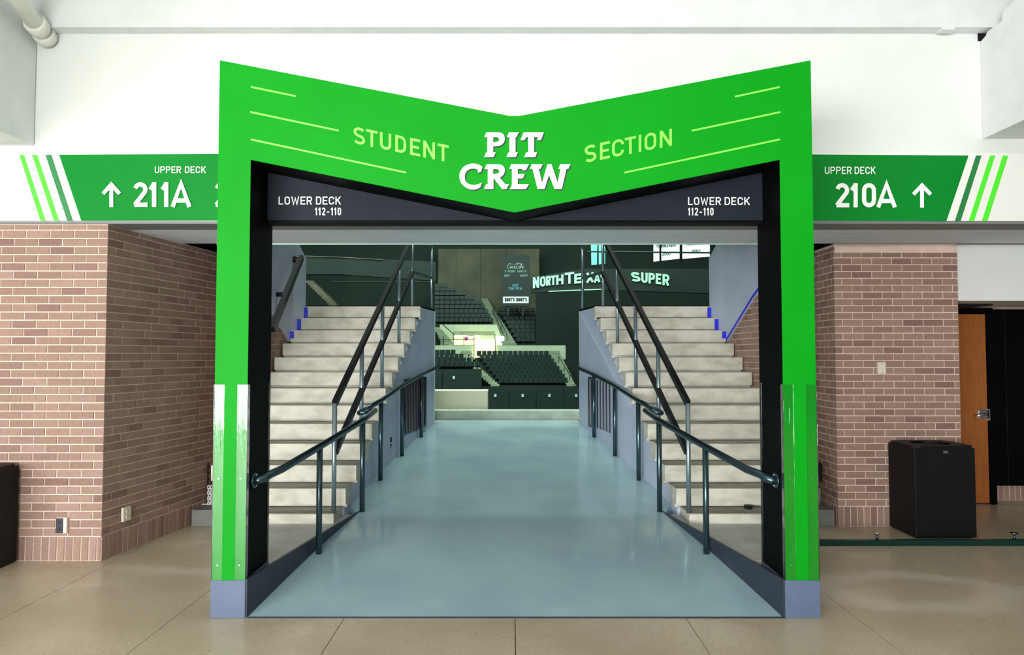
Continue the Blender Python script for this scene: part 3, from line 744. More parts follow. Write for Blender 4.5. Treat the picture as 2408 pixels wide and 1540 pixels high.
# ---- stair handrails
for s in (-1, 1):
    side = 'left' if s < 0 else 'right'
    hr = thing('stair_handrail', 'dark steel handrail with two sloping rails on the %s stair' % side, 'handrail')
    pu = lambda d: 1.352 + 0.084 * (9.02 - d)
    def rz(d): return 2.366 - 0.17 * (9.86 - d) / 0.28
    dl = 6.55; tilt = 0.10
    pts = []
    A0 = V(s * pu(dl), dl, rz(dl) + 0.93); A1 = V(s * pu(9.9), 9.9, 2.366 + 0.95)
    bar('top_rail', A0, A1, 0.045, 0.05, 'railk', hr)
    B0 = V(s * pu(dl + .1), dl + .0, rz(dl) + 0.50); B1 = V(s * pu(9.9), 9.9, 2.366 + 0.47)
    bar('mid_rail', B0, B1, 0.045, 0.05, 'railk', hr)
    for d, zf in ((dl, 0.326), (7.42, ZK[9]), (8.26, ZK[6]), (9.10, ZK[3]), (9.88, 2.38)):
        t = V(s * pu(d), d, rz(d) + 0.93); f = V(s * pu(d), d, zf)
        if d > 9.5: t.z = 2.366 + 0.93
        tube('post', [f, t], 0.021, 'rail_lit', hr, 10)
    e1 = V(s * 1.10, 10.72, 2.366 + 0.95); e2 = V(s * 1.10, 10.72, 2.366 + 0.47)
    bar('top_rail', A1, e1, 0.045, 0.045, 'rail_lit', hr); bar('mid_rail', B1, e2, 0.035, 0.035, 'rail_lit', hr)
    tube('post', [V(s * 1.10, 10.72, 2.38), e1], 0.021, 'rail_lit', hr, 10)

# wall-mounted rail on the left stair
wh = thing('wall_handrail', 'dark wooden handrail fixed to the grey wall of the left stair', 'handrail')
a = Xp(708, 606, -2.70); b = Xp(640, 775, -2.66)
ba = bar('rail', a, b, 0.06, 0.075, 'railk', wh)
tube('bracket', [a + Vector((-0.13, 0, -0.02)), a + Vector((0.0, -0.03, -0.02))], 0.045, 'railk', wh, 10)
tube('bracket', [(a + b) / 2 + Vector((-0.13, 0, -0.04)), (a + b) / 2 + Vector((0, 0, -0.04))], 0.03, 'railk', wh, 10)

# ---- ramp handrails
for s in (-1, 1):
    side = 'left' if s < 0 else 'right'
    hr = thing('ramp_handrail', 'dark round-tube handrail along the %s edge of the ramp' % side, 'handrail')
    rzz = lambda d: ramp_z(d) + 0.825
    xj = XL1 if s < 0 else XR0
    fz = P(583, 1131, PF + .12).z
    lo = [Vector((xj - s * 0.004, 5.02, fz)), Vector((xj - s * 0.035, 5.022, fz + 0.003)), Vector((xj - s * 0.065, 5.045, fz + 0.012)), Vector((xj - s * 0.088, 5.10, fz + 0.03)), V(s * 1.625, 5.20, 0.912), V(s * 1.52, 5.86, rzz(5.86) + .01), V(s * 1.355, 6.79, rzz(6.79)), V(s * 1.315, 7.22, rzz(7.22) + .005)]
    tube('lower_rail', lo, 0.027, 'rail', hr, 12)
    up = [V(s * 1.45, 7.12, rzz(7.12)), V(s * 1.345, 7.75, rzz(7.75)), V(s * 1.255, 8.76, rzz(8.76)), V(s * 1.14, 9.81, rzz(9.81)), V(s * 1.0, 10.95, rzz(10.95))]
    tube('upper_rail', up, 0.025, 'rail', hr, 12)
    tube('link', [lo[-1], up[0]], 0.024, 'rail', hr, 10)
    for (u, d) in ((1.52, 5.86), (1.355, 6.79), (1.345, 7.75), (1.255, 8.76), (1.14, 9.81)):
        tube('post', [V(s * u, d, ramp_z(d)), V(s * u, d, rzz(d))], 0.024, 'rail', hr, 12)
    fl_ = tube('flange', [(xj + s * 0.0005, 5.02, fz), (xj - s * 0.012, 5.02, fz)], 0.052, 'rail', hr, 18)
    for dz in (-0.036, 0.036):
        tube('bolt', [(xj - s * 0.012, 5.035, fz + dz), (xj - s * 0.018, 5.035, fz + dz)], 0.007, 'chrome', fl_, 8)

# ---- vent grilles and small plates on the ramp walls
for s in (-1, 1):
    side = 'left' if s < 0 else 'right'
    vg = thing('vent_grille', 'dark grille of upright bars in the %s ramp wall behind the handrail' % side, 'vent grille')
    d0, d1, z0, z1 = 9.10, 10.25, 0.76, 1.39
    def onwall(d, z, out): return V(s * (wall_u(d) - out), d, z)
    def wb_(name, da, db, za, zb2, oa, ob, m, par):
        lo = [onwall(da, za, oa), onwall(db, za, oa), onwall(db, za, ob), onwall(da, za, ob)]
        hi = [onwall(da, zb2, oa), onwall(db, zb2, oa), onwall(db, zb2, ob), onwall(da, zb2, ob)]
        return hull8(name, lo, hi, m, par)
    wb_('backing', d0, d1, z0, z1, -0.02, 0.004, 'hole', vg)
    for (da, db, za, zb2) in ((d0 - .03, d0, z0 - .03, z1 + .03), (d1, d1 + .03, z0 - .03, z1 + .03), (d0, d1, z0 - .03, z0), (d0, d1, z1, z1 + .03)):
        wb_('frame', da, db, za, zb2, -0.01, 0.014, 'plum', vg)
    for i in range(8):
        dd = d0 + 0.05 + i * (d1 - d0 - 0.1) / 7
        wb_('bar', dd - .03, dd + .03, z0, z1, -0.0, 0.03, 'plum', vg)
    op = thing('outlet_cover', 'small dark outlet cover low on the %s ramp wall' % side, 'outlet')
    wb_('plate', 8.40, 8.55, 0.62, 0.80, -0.002, 0.008, 'railk', op)
    wb_('socket', 8.44, 8.51, 0.64, 0.70, 0.008, 0.012, 'hole', op); wb_('socket', 8.44, 8.51, 0.72, 0.78, 0.008, 0.012, 'hole', op)

# ---- blue masking tape where the grey panels meet the steps
for s in (-1, 1):
    side = 'left' if s < 0 else 'right'
    tp = thing('masking_tape', 'bright blue masking tape along the steps of the %s stair wall' % side, 'tape')
    uw = lambda d: 2.72 + 0.045 * (9.86 - d)
    for k in (0, 1, 2):
        d = DK[k] - 0.003; z1 = ZK[k] - 0.01; z0 = ZK[k] - (0.165 if k < 2 else 0.10)
        u0 = uw(d) - 0.05
        a = [V(s * u0, d, z0), V(s * uw(d), d, z0), V(s * uw(d), d, z1), V(s * u0, d, z1)]
        b = [v + Vector((0, 0.028, 0)) for v in a]
        hull8('tape_strip', a, b, 'tape', tp)
    if s > 0:
        e = [V(uw(9.30) - .006, 9.30, 1.89), V(uw(8.42) - .006, 8.42, 2.365), V(uw(7.7) - .006, 7.7, 2.69)]
        for i in range(2):
            dz = Vector((0, 0, 0.03)); g = Vector((0.008, 0, 0))
            hull8('tape_strip', [e[i], e[i + 1], e[i + 1] + dz, e[i] + dz], [e[i] + g, e[i + 1] + g, e[i + 1] + dz + g, e[i] + dz + g], 'tape', tp)

# ================================================================== THINGS IN THE CONCOURSE
def trash(x0, x1, y0, y1, h, label):
    t = thing('trash_bin', label, 'trash bin')
    n = 28; cx, cy = (x0 + x1) / 2, (y0 + y1) / 2; r = (x1 - x0) * 0.31
    body = box('body', x0, x1, y0, y1, 0.012, h - 0.02, 'bin', t, bev=0.006)
    # lid with a round opening
    ring_i = [(cx + r * math.cos(2 * math.pi * i / n), cy + r * math.sin(2 * math.pi * i / n)) for i in range(n)]
    ring_o = []
    for i in range(n):
        a = 2 * math.pi * i / n; c_, s_ = math.cos(a), math.sin(a); k = 1 / max(abs(c_), abs(s_))
        ring_o.append((cx + c_ * k * (x1 - x0) / 2, cy + s_ * k * (y1 - y0) / 2))
    v = [(x, y, h) for x, y in ring_i] + [(x, y, h) for x, y in ring_o] + [(x, y, h - .022) for x, y in ring_o] + [(x, y, h - .10) for x, y in ring_i]
    f = []
    for i in range(n):
        j = (i + 1) % n
        f += [[i, j, n + j, n + i], [n + i, n + j, 2 * n + j, 2 * n + i], [j, i, 3 * n + i, 3 * n + j]]
    raw('lid', v, f, 'bin', t)
    raw('liner', [(x, y, h - .019) for x, y in ring_i], [list(range(n))], 'hole', t)
    for (a, b) in ((x0 + .05, y0 + .05), (x1 - .05, y0 + .05), (x0 + .05, y1 - .05), (x1 - .05, y1 - .05)):
        tube('foot', [(a, b, 0), (a, b, 0.013)], 0.02, 'hole', t, 8)
    return t
tr = trash(3.765, 4.335, 6.96, 7.44, 0.862, 'black square trash bin standing before the right brick pier')
bx = P(2224, 1063, 6.955)
box('badge', bx.x - .022, bx.x + .022, 6.955, 6.961, bx.z - .011, bx.z + .011, 'chrome', tr)
trash(-4.70, -4.10, 5.62, 6.19, 0.815, 'black square trash bin cut off by the left edge of the picture')

# electrical outlet on the left pier
eo = thing('electrical_outlet', 'navy double outlet with a grey side on the left brick pier', 'outlet')
pa = P(137, 1252, LC[1]); pb = P(163, 1215, LC[1])
box('housing', pa.x, pb.x, LC[1] - 0.035, LC[1] - 0.004, pa.z, pb.z, 'ivory', eo, bev=0.004)
box('face', pa.x + .003, pa.x + .060, LC[1] - 0.045, LC[1] - 0.035, pa.z + .004, pb.z - .004, 'navyp', eo, bev=0.003)
for zz in (0.3, 0.7):
    zc = pa.z + (pb.z - pa.z) * zz
    tube('socket', [(pa.x + .031, LC[1] - .048, zc), (pa.x + .031, LC[1] - .044, zc)], 0.013, 'railk', eo, 12)
wp = thing('wall_plate', 'cream cover plate low on the shaded left side wall', 'wall plate')
d_ = 6.50; x_ = LC[0] + 0.1424 * (d_ - LC[1])
q = P(289, 1208, d_)
hull8('plate', [(x_ + .006, d_ - .05, q.z - .06), (x_ + .02, d_ + .05, q.z - .06), (x_ + .04, d_ + .05, q.z - .06), (x_ + .026, d_ - .05, q.z - .06)],
      [(x_ + .006, d_ - .05, q.z + .06), (x_ + .02, d_ + .05, q.z + .06), (x_ + .04, d_ + .05, q.z + .06), (x_ + .026, d_ - .05, q.z + .06)], 'ivory', wp)
for dz in (-.025, .025):
    box('socket', x_ + .031, x_ + .037, d_ - .015, d_ + .015, q.z + dz - .012, q.z + dz + .012, 'mortar', wp)
sp = thing('switch_plate', 'cream blank switch plate on the right brick pier', 'switch plate')
pa = P(2061, 880, RC[1]); pb = P(2080, 851, RC[1])
box('plate', pa.x, pb.x, RC[1] - 0.03, RC[1] - 0.006, pa.z, pb.z, 'ivory', sp, bev=0.003)
for zz in (pa.z + .012, pb.z - .012): tube('screw', [((pa.x + pb.x) / 2, RC[1] - .033, zz), ((pa.x + pb.x) / 2, RC[1] - .029, zz)], 0.004, 'chrome', sp, 8)

# green bar on the floor right of the portal, with studs
fb = thing('floor_bar', 'dark green metal bar lying on the floor right of the portal', 'floor bar')
box('bar', 2.16, 9, 6.70, 6.75, 0.002, 0.052, 'bargreen', fb, bev=0.006)
a = P(1765, 1259, 6.72)
box('end_bracket', 2.10, 2.16, 6.69, 6.76, 0.246, 0.36, 'bin', fb, bev=0.006)
for px in (2063, 2386):
    x = P(px, 1262, 6.72).x
    tube('stud', [(x, 6.725, 0.05), (x, 6.725, 0.10)], 0.012, 'rail', fb, 10)
    tube('stud_cap', [(x, 6.725, 0.10), (x, 6.725, 0.112)], [0.02, 0.036], 'chrome', fb, 14)

# pipe at the upper left
pp = thing('ceiling_pipe', 'white painted pipe with couplings at the upper left', 'pipe')
p0 = P(10, -40, 5.55); p1 = P(112, 93, 6.24)
dv = (p1 - p0)
tube('pipe', [p0 - dv * 0.8, p0 + dv * 1.0], 0.066, 'pipe', pp, 20)
for f0, f1, r in ((0.66, 0.80, 0.088), (0.80, 0.83, 0.076), (0.86, 0.985, 0.088)):
    tube('coupling', [p0 + dv * f0, p0 + dv * (f0 + .01), p0 + dv * (f1 - .01), p0 + dv * f1], [r * .93, r, r, r * .93], 'pipe', pp, 20)

# low steps behind the portal legs, left and right
for s, lab in ((-1, 'grey concrete steps behind the left leg of the portal'), (1, 'grey concrete steps behind the right leg of the portal')):
    cs = thing('concrete_steps', lab, 'steps')
    xo = (lambda d: LC[0] + 0.1424 * (d - LC[1]) + 0.012) if s < 0 else (lambda d: RC[0] - 0.012)
    for k, d in enumerate((7.46, 7.78, 8.10)):
        z0, z1 = 0.165 * k, 0.165 * (k + 1)
        xa = xo(d); xb = s * 2.95 if s < 0 else 2.93
        box('step', min(xa + (.03 if s < 0 else -.03), xb), max(xa + (.03 if s < 0 else -.03), xb), d, 8.5, z0, z1, 'concrete_d', cs, bev=0.008)
lv = thing('louvre_box', 'dark box fixed to the shaded left side wall above the steps', 'wall box')
a = P(471, 1137, 7.86); b = P(492, 1086, 7.86)
box('housing', a.x - .02, a.x + .10, 7.80, 7.98, a.z, b.z, 'bin', lv, bev=0.006)
box('face', a.x, a.x + .08, 7.794, 7.80, a.z + .03, b.z - .03, 'hole', lv)
lv = thing('louvre_box', 'dark box fixed to the narrow right side wall beside the portal', 'wall box')
a = P(1922, 1132, 7.8); b = P(1932, 1089, 7.8)
box('housing', a.x - .02, b.x, 7.78, 7.94, a.z, b.z, 'bin', lv, bev=0.006)
box('face', a.x, b.x - .01, 7.774, 7.78, a.z + .03, b.z - .03, 'hole', lv)
# white chain hanging by the steps
chn = thing('plastic_chain', 'white plastic chain hanging down by the left steps', 'chain')
lk = None
def chain_link(p, axis_t, flat):
    """a small oval ring"""
    pts = []
    t = Vector(axis_t).normalized(); sd = Vector((1, 0, 0)) if flat else Vector((0, 1, 0))
    sd = (sd - t * sd.dot(t)).normalized()
    for i in range(11):
        an = 2 * math.pi * i / 10
        pts.append(Vector(p) + t * math.sin(an) * 0.021 + sd * math.cos(an) * 0.011)
    return tube('chain_link', pts, 0.0042, 'chain', chn, 6)
for px in (490.5, 497):
    for i in range(7):
        q = P(px, 1146 + i * 6.3, 7.72); chain_link(q, (0, 0, 1), i % 2 == 0)
for i in range(4):
    q = P(478 + i * 5, 1187.5, 7.72); q.z = 0.172; chain_link(q, (1, 0.2, 0), False)

# ================================================================== THE ARENA BEYOND
struct(box('floor_arena', -45, 45, RE + 0.35, 84, -3.3, -3.0, 'arena'), 'dark arena floor')
struct(box('wall_arena_far', -45, 45, 82, 82.3, -3.3, 21, 'arena'), 'dark far wall of the arena')
struct(box('wall_arena_left', -45.3, -45, 9.6, 82.3, -3.3, 21, 'arena'))
struct(box('wall_arena_right', 45, 45.3, 9.6, 82.3, -3.3, 21, 'arena'))
struct(box('ceiling_arena', -45.3, 45.3, SB - 0.1, 82.3, 21, 21.3, 'arena_d'), 'dark arena ceiling')
struct(box('wall_arena_step', -3.2, 3.2, RE + 0.3, RE + 0.4, -3.2, 0.55, 'arena_d'))

ew = struct(pxbox('wall_arena_end', 1030, 1268, 585, 800, 79, 0.4, 'arena_b'), 'brownish end wall behind the scoreboard')
for px in (1072, 1130, 1190):
    pxbox('panel_joint', px - .5, px + .5, 585, 760, 78.97, 0.03, 'arena', ew)
ct = tag(pxbox('stage_curtain', 1260, 1372, 684, 812, 70, 0.5, 'arena_d'), 'dark curtain hanging right of the upper seats', 'curtain')
tag(pxbox('side_curtain', 1331, 1372, 812, 905, 66, 0.4, 'arena_d'), 'dark curtain hanging beside the right lower aisle', 'curtain')

# ledge, white block and barrier at the end of the ramp
tag(box('ramp_ledge', -1.35, 1.2, RE + 0.12, RE + 0.34, 0.55, 0.885, 'ledge', bev=0.01), 'pale concrete ledge across the end of the ramp', 'ledge')
a = P(1015, 975, 12.2); b = P(1147, 918, 12.2)
tag(box('block_wall', a.x - .1, b.x, 12.2, 12.6, 0.4, b.z, 'pale', bev=0.008), 'cream block wall beyond the left end of the ramp', 'wall')

br = thing('arena_barrier', 'dark panel barrier in front of the lower seats', 'barrier')
for (x0, x1, yt, yb, tagpos) in ((960, 1040, 868, 985, None), (1040, 1133, 868, 985, (1067, 888)), (1133, 1197, 909, 985, (1165, 930)), (1197, 1261, 909, 985, (1229, 930)), (1261, 1325, 909, 985, (1292, 930)), (1325, 1390, 909, 985, (1355, 930))):
    pn = pxbox('panel', x0 + .6, x1 - .6, yt, yb, 60, 0.3, 'boards', br)
    if tagpos: pxbox('number_tag', tagpos[0] - 2.5, tagpos[0] + 2.5, tagpos[1] - 3.5, tagpos[1] + 3.5, 59.9, 0.1, 'tagm', pn)
    if x0 > 1150: pxbox('kick_slot', x0 - 8 + 0, x0 + 4, 963.5, 966, 59.9, 0.1, 'tagm', pn)

# seating blocks: row lines in pixels, each seat an object
def seat_mesh():
    w = 0.42
    v = []; f = []
    def bx_(x0, x1, y0, y1, z0, z1):
        b = len(v)
        v.extend([(x0, y0, z0), (x1, y0, z0), (x1, y1, z0), (x0, y1, z0), (x0, y0, z1), (x1, y0, z1), (x1, y1, z1), (x0, y1, z1)])
        f.extend([[b, b + 3, b + 2, b + 1], [b + 4, b + 5, b + 6, b + 7], [b, b + 1, b + 5, b + 4], [b + 1, b + 2, b + 6, b + 5], [b + 2, b + 3, b + 7, b + 6], [b + 3, b, b + 4, b + 7]])
    bx_(-w / 2, w / 2, 0.25, 0.33, 0.16, 0.62)       # back
    bx_(-w / 2, w / 2, -0.12, 0.25, 0.22, 0.29)      # pan
    bx_(-0.05, 0.05, 0.10, 0.24, 0.0, 0.22)          # leg
    me = bpy.data.meshes.new('arena_seat'); me.from_pydata(v, [], f); me.materials.append(M['seat'])
    return me
SM = seat_mesh()
ORD = ['front', 'second', 'third', 'fourth', 'fifth', 'sixth', 'seventh', 'eighth', 'ninth', 'tenth', 'eleventh', 'twelfth', 'thirteenth', 'fourteenth', 'fifteenth', 'sixteenth']
def seats(block, rows, d_front, run, pitch, group, terr_label, skip=None):
    """rows: list of (y, x_left, x_right) from the front row up"""
    tr_ = thing('seating_terrace', terr_label, 'terrace')
    for r, (y, xl, xr) in enumerate(rows):
        d = d_front + run * r
        a = P(xl, y, d); b = P(xr, y, d)
        box('terrace_row', a.x - .1, b.x + .1, d - 0.45, d + run + 0.1, a.z - 0.9, a.z, 'arena_d', tr_)
        n = max(1, round((xr - xl) / pitch)); w = (b.x - a.x) / n
        for i in range(n):
            o = bpy.data.objects.new('stadium_chair', SM); C.objects.link(o)
            o.location = (a.x + w * (i + .5), d, a.z); o.scale = (w / 0.47, 1, 1)
            tag(o, 'dark green folding chair, %s from left, %s row of the %s' % (ORD[i] if i else 'first', ORD[r], block), 'chair', group)
rows = [(906 - 9.3 * r, 1172 - 7.4 * r, 1336 - 6.4 * r) for r in range(8)]
seats('lower middle block', rows, 61.2, 0.85, 12.0, 'seats of the lower middle block', 'dark terrace under the lower middle seats')
rows = [(868 - 9.6 * r, 1021, 1128 - 19 * r) for r in range(4)]
seats('lower left block', rows, 61.2, 0.85, 12.0, 'seats of the lower left block', 'dark terrace under the lower left seats')
yr = [762, 751.5, 741, 730.5, 720, 709.5, 699, 689, 680]
xr_ = [1160, 1154, 1148, 1141, 1132, 1115, 1094, 1074, 1052]
rows = [(yr[r], 1021, xr_[r]) for r in range(9)]
seats('upper left block', rows, 71.0, 0.8, 12.0, 'seats of the upper left block', 'dark terrace under the upper left seats')
rows = [(808 - 10.2 * r, 1214 - 6.0 * r, 1259) for r in range(8)]
seats('upper right block', rows, 69.6, 0.9, 12.0, 'seats of the upper right block', 'dark terrace under the upper right seats')

# pale walls and the lit opening
mw = struct(bpy.data.objects.new('wall_gallery', None), 'pale concrete wall between the seating tiers'); C.objects.link(mw)
pxbox('wall_face', 1018, 1331, 812, 845, 69.0, 0.35, 'pale', mw)
for pts in (((1018, 825), (1058, 825), (1063, 834), (1018, 834)), ((1086, 825), (1107, 825), (1112, 834), (1078, 834)), ((1178, 825), (1204, 825), (1207, 834), (1172, 834)), ((1234, 825), (1317, 825), (1317, 834), (1224, 834))):
    pxpoly('shadow_patch', pts, 68.96, 0.05, 'aconc', mw)  # shadows on the wall, painted as darker trapezoid slabs; nothing is cut in
uwl = struct(bpy.data.objects.new('wall_balcony', None), 'pale balcony wall above the lit opening'); C.objects.link(uwl)
pxpoly('wall_face', ((1034, 763), (1168, 763), (1186, 812), (1036, 812)), 70.4, 0.3, 'pale', uwl)
pxpoly('lower_band', ((1066, 779), (1163, 779), (1163, 788), (1066, 788)), 70.36, 0.04, 'aconc', uwl)
lo_ = thing('lit_opening', 'glowing yellow lit opening between the seating tiers', 'opening')
pxbox('side_light', 1067, 1115, 800, 811, 69.5, 0.1, 'glow', lo_); pxbox('door_light', 1115.5, 1164, 797, 841, 68.8, 0.1, 'glow', lo_)
pxbox('end_light', 1165, 1185, 790, 811, 69.5, 0.1, 'glow2', lo_); pxbox('top_glint', 1069, 1129, 789, 792.5, 70.3, 0.05, 'glow2', lo_)
br2 = thing('balcony_railing', 'thin black railing in front of the lit opening', 'railing')
def pxline(name, pts, d, r, m, par):
    return tube(name, [P(q[0], q[1], q[2] if len(q) > 2 else d) for q in pts], r, m, par, 6)
pxline('rail', [(1034, 798.5), (1164, 798.5)], 69.1, 0.03, 'hole', br2); pxline('rail', [(1066, 811), (1115, 811)], 69.1, 0.03, 'hole', br2)
for x, y0, y1 in ((1043, 789, 813), (1066, 785, 813), (1091, 789, 813), (1115, 789, 813), (1164, 785, 813)):
    pxline('post', [(x, y0), (x, y1)], 69.1, 0.035, 'hole', br2)
for x in (1115, 1164.5): pxline('frame', [(x, 797), (x, 842)], 68.75, 0.035, 'hole', lo_)
pxline('rail', [(1090, 797), (1100, 789), (1115, 789)], 69.1, 0.03, 'hole', br2)
pxline('rail', [(1040, 762), (1066, 785)], 69.1, 0.04, 'hole', br2)
pq = P(1097, 797, 69.0)
v, f = tube_geo([pq + Vector((-.12, 0, -.16)), pq + Vector((-.05, 0, -.05)), pq + Vector((.06, 0, .08)), pq + Vector((.1, 0, .16))], [.05, .13, .15, .06], 8)
tag(raw('pink_cloth', v, f, 'pink'), 'small pink cloth on the railing before the lit opening', 'cloth')

# aisles
def aisle(label, p0, p1, w0, w1, d0, d1, n, m='aconc'):
    t = thing('aisle_stairs', label, 'stairs')
    for i in range(n):
        f = i / (n - 1); x = p0[0] + (p1[0] - p0[0]) * f; y = p0[1] + (p1[1] - p0[1]) * f; w = w0 + (w1 - w0) * f; d = d0 + (d1 - d0) * f
        hpx = abs(p1[1] - p0[1]) / (n - 1)
        a = P(x - w / 2, y + hpx * .62, d); b = P(x + w / 2, y - hpx * .42, d)
        box('step', a.x, b.x, d, d + abs(d1 - d0) / n + .3, a.z, b.z, m, t)
    return t
aisle('pale aisle steps between the two lower seating blocks', (1164, 905), (1087, 838), 20, 28, 60.6, 67.6, 15)
aisle('pale aisle steps on the right of the lower seats', (1344, 905), (1304, 838), 22, 34, 60.6, 67.6, 15)
aisle('pale aisle steps climbing between the upper seating blocks', (1198, 809), (1140, 704), 34, 16, 69.0, 77, 20)
aisle('pale aisle steps seen over the left stair', (787, 720), (728, 662), 18, 18, 60, 66, 12, 'arena_b')
q = P(700, 720, 60); q2 = P(800, 720, 60)
tag(box('terrace_base', q.x, q2.x, 59.9, 66.6, -3.0, q.z - .1, 'arena_d'), 'dark terrace under the aisle seen over the left stair', 'terrace')
aisle('pale aisle steps at the left of the lit opening', (1052, 806), (1028, 772), 24, 14, 69.2, 70.2, 7)
ah = thing('aisle_handrail', 'thin dark handrail down the upper aisle', 'handrail')
pxline('rail', [(1150, 703, 75.4), (1192, 786, 70.2), (1192, 808, 69.4)], 70, 0.035, 'boards', ah); pxline('rail', [(1158, 730, 74.4), (1186, 790, 70.2)], 70, 0.03, 'boards', ah)
for x, y, d in ((1160, 722, 74.2), (1170, 742, 73.0), (1180, 762, 71.7)): pxline('post', [(x, y, d), (x, y + 26, d)], d, 0.03, 'boards', ah)
ah = thing('aisle_handrail', 'thin dark handrail down the right lower aisle', 'handrail')
pxline('rail', [(1312, 836), (1354, 903)], 60.4, 0.04, 'boards', ah)
for f in (0.05, .35, .65, .95): pxline('post', [(1312 + 42 * f, 836 + 67 * f), (1312 + 42 * f, 850 + 67 * f)], 60.4, 0.035, 'boards', ah)
ah = thing('aisle_handrail', 'thin dark handrail beside the left lower aisle', 'handrail')
pxline('rail', [(1102, 834), (1160, 882)], 60.5, 0.04, 'boards', ah)
for f in (0.0, .5, .98): pxline('post', [(1102 + 58 * f, 834 + 48 * f), (1102 + 58 * f, 848 + 48 * f)], 60.5, 0.035, 'boards', ah)

# scoreboard
sb = thing('scoreboard', 'dark scoreboard with faint print on the end wall', 'scoreboard')
SDp = 71.5
pxbox('cabinet', 1180, 1246, 600, 720, SDp, 0.6, 'board', sb)
for x in (1194, 1229): pxbox('support', x - 2, x + 2, 720, 742, SDp + .2, 0.3, 'boards', sb)
sgn = pxbox('sign_board', 1183, 1243, 697.5, 712.5, SDp - 0.15, 0.15, 'banner', sb)
word("BOOT'S", 1187, 1210, 700, 709, SDp - .16, 2.4, 'boards', sb, thick=0.05, gap=.12); word("BOOT'S", 1214, 1239, 700, 709, SDp - .16, 2.4, 'boards', sb, thick=0.05, gap=.12)
word('3 POINT SHOTS', 1186, 1238, 635.5, 640.5, SDp, 0.9, 'boardtxt', sb, thick=0.05)
word('UNT', 1186, 1199, 645.5, 650.5, SDp, 0.9, 'boardtxt', sb, thick=0.05); word('GUEST', 1223, 1241, 645.5, 650.5, SDp, 0.8, 'boardtxt', sb, thick=0.05)
word('UNT', 1205, 1219, 668, 673.5, SDp, 1.0, 'bluetxt', sb, thick=0.05); word('YEAR TOTAL', 1196, 1228, 675.5, 681, SDp, 1.0, 'bluetxt', sb, thick=0.05)
# flowing script above it, drawn with a round pen
def script(pts, w=1.5):
    q = [P(1193 + x * 38, 632 - y * 13, SDp - 0.02) for x, y in pts]
    tube('letter', q, w / 2 / F * SDp, 'tagm', sb, 5)
script([(.17, .78), (.13, .98), (.06, .8), (.0, .4), (.02, .08), (.08, .02), (.15, .25)])
script([(.24, .5), (.19, .45), (.18, .15), (.22, .05), (.26, .3), (.24, .5)])
script([(.36, .48), (.31, .5), (.285, .2), (.31, .05), (.37, .2)])
script([(.47, .5), (.42, .45), (.41, .12), (.45, .08), (.485, .5), (.475, .08), (.51, .12)])
script([(.71, .78), (.68, 1.0), (.6, .75), (.55, .35), (.57, .05), (.63, .02), (.69, .25)])
script([(.77, .5), (.73, .42), (.72, .15), (.76, .05), (.8, .3), (.77, .5)])
script([(.83, .1), (.9, .95), (.86, .9), (.83, .2), (.87, .05)])
script([(.97, .5), (.92, .42), (.91, .12), (.95, .08), (.985, .5), (.975, .08), (1.0, .1)])
script([(.1, .98), (.25, .86), (.45, .82), (.6, .98), (.7, 1.05), (.8, .88), (.92, .9)], 1.0)

# ribbon fascia with the lettering
rbn = struct(bpy.data.objects.new('wall_ribbon_fascia', None), 'dark fascia band with large pale letters'); C.objects.link(rbn)
RD = 58.0
pxpoly('band', ((1250, 652), (1372, 632), (1680, 632), (1680, 690), (1372, 680), (1290, 686), (1250, 688)), RD, 0.6, 'arena_d', rbn)
for ch, a, b, yt, yb in (('N', 1253, 1268, 651, 677), ('O', 1270, 1283, 650, 673.5), ('R', 1284, 1295, 649, 671.5), ('T', 1295, 1307, 648, 670), ('H', 1308, 1325, 646, 669), ('T', 1328, 1350, 640.5, 667), ('E', 1350.5, 1372, 643, 666), ('X', 1378, 1397, 641, 664), ('A', 1397, 1411, 642, 664), ('S', 1412, 1425, 642, 664)):
    glyph('letter', ch, a, b, yt, yb, RD, 5.2 if b - a > 14 else 4.3, 'ribbon', rbn, shear=-0.12, thick=0.15)
for ch, a, b, yt, yb in (('S', 1484, 1506, 640, 662), ('U', 1508, 1523, 641, 665), ('P', 1525, 1540, 642, 667), ('E', 1542, 1555, 643, 668), ('R', 1558, 1574, 645, 671)):
    glyph('letter', ch, a, b, yt, yb, RD, 5.2, 'ribbon', rbn, shear=0.1, thick=0.15)
pxpoly('light_line', ((1290, 684), (1373, 680.5), (1418, 679), (1418, 681), (1373, 682.5), (1290, 686)), RD - .05, 0.05, 'ribbon', rbn)
lfn = struct(bpy.data.objects.new('wall_left_fascia', None), 'dim green-grey fascia band'); C.objects.link(lfn)
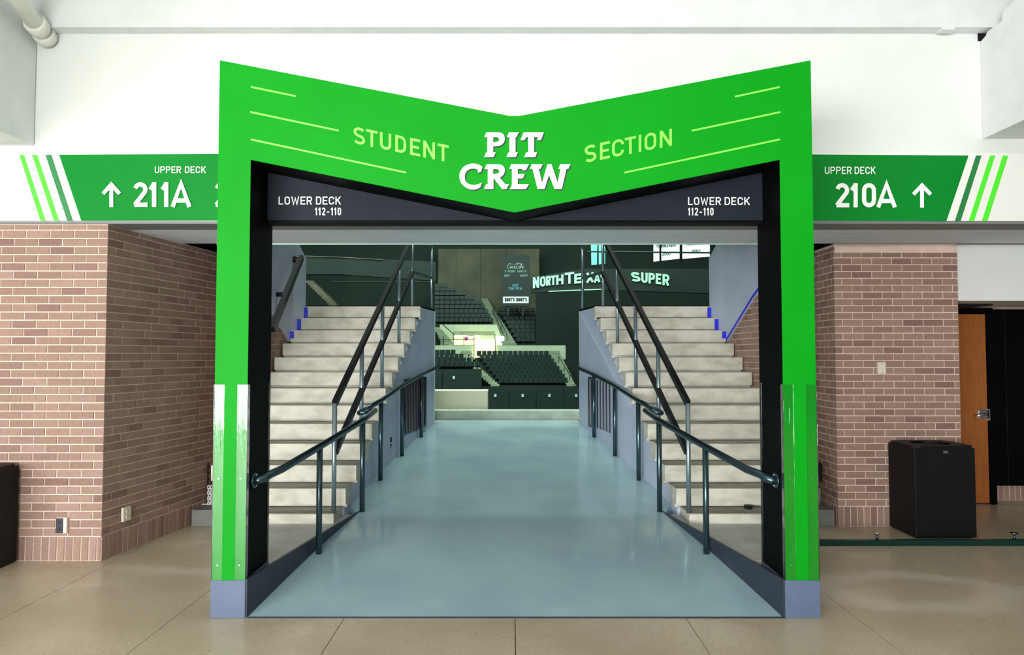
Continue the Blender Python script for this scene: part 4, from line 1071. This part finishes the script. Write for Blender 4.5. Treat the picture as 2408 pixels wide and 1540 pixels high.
pxpoly('band', ((680, 600), (800, 604), (1024, 616), (1024, 660), (800, 645), (680, 645)), 57, 0.6, 'arena_d', lfn)
pxpoly('top_edge', ((680, 600), (800, 604), (900, 610), (900, 611), (800, 605.2), (680, 601.2)), 56.9, 0.1, 'arena_b', lfn)
pxbox('lower_edge', 780, 1022, 661, 662.6, 57, 0.4, 'arena', lfn)

# hanging banners
def banner(label, x0, x1, yt, ybl, ybr, words, d=50.0):
    t = thing('hanging_banner', label, 'banner')
    pxpoly('cloth', ((x0, yt), (x1, yt), (x1, ybr), (x0, ybl)), d, 0.05, 'banner', t)
    for x in (x0 + 4, x1 - 4):
        q = P(x, yt + 1, d + .02); tube('cable', [q, (q.x, q.y, 20.99)], 0.02, 'boards', t, 6)
    for (tx, a, b, y0, y1, sh) in words: word(tx, a, b, y0, y1, d, 1.5, 'board', t, shear=sh, thick=0.03, gap=.12)
banner('white tournament banner, left one of the hanging pair', 1537, 1598, 535, 615, 608, [('TOURNAMENT', 1543, 1591, 576, 583, -.08), ('2007', 1557, 1578, 593, 601, -.05)])
banner('white tournament banner, right one of the pair beside the grey wall', 1605, 1669, 535, 608.5, 603, [('TOURNAMENT', 1611, 1661, 570.5, 577.5, -.06), ('2002', 1626, 1647, 587, 595, -.05)])
tl = thing('hanging_banner', 'teal hanging banner behind the right stair railing', 'banner')
pxpoly('cloth', ((1389, 545), (1423, 545), (1423, 620), (1391, 623)), 50.0, 0.05, 'teal', tl)
q = P(1406, 547, 50.02); tube('cable', [q, (q.x, q.y, 20.99)], 0.02, 'boards', tl, 6)
# lattice truss in front of the banners
ts = thing('lighting_truss', 'dark horizontal truss pipe crossing before the banners', 'truss')
pxline('pipe', [(1380, 591.5), (1690, 594.5)], 48, 0.06, 'boards', ts)
for x in (1553, 1601):
    q = P(x, 615, 48); tube('drop', [q, (q.x, 48, 20.99)], 0.07, 'boards', ts, 6)
pxline('drop', [(1406, 560), (1406, 622)], 48, 0.06, 'boards', ts)
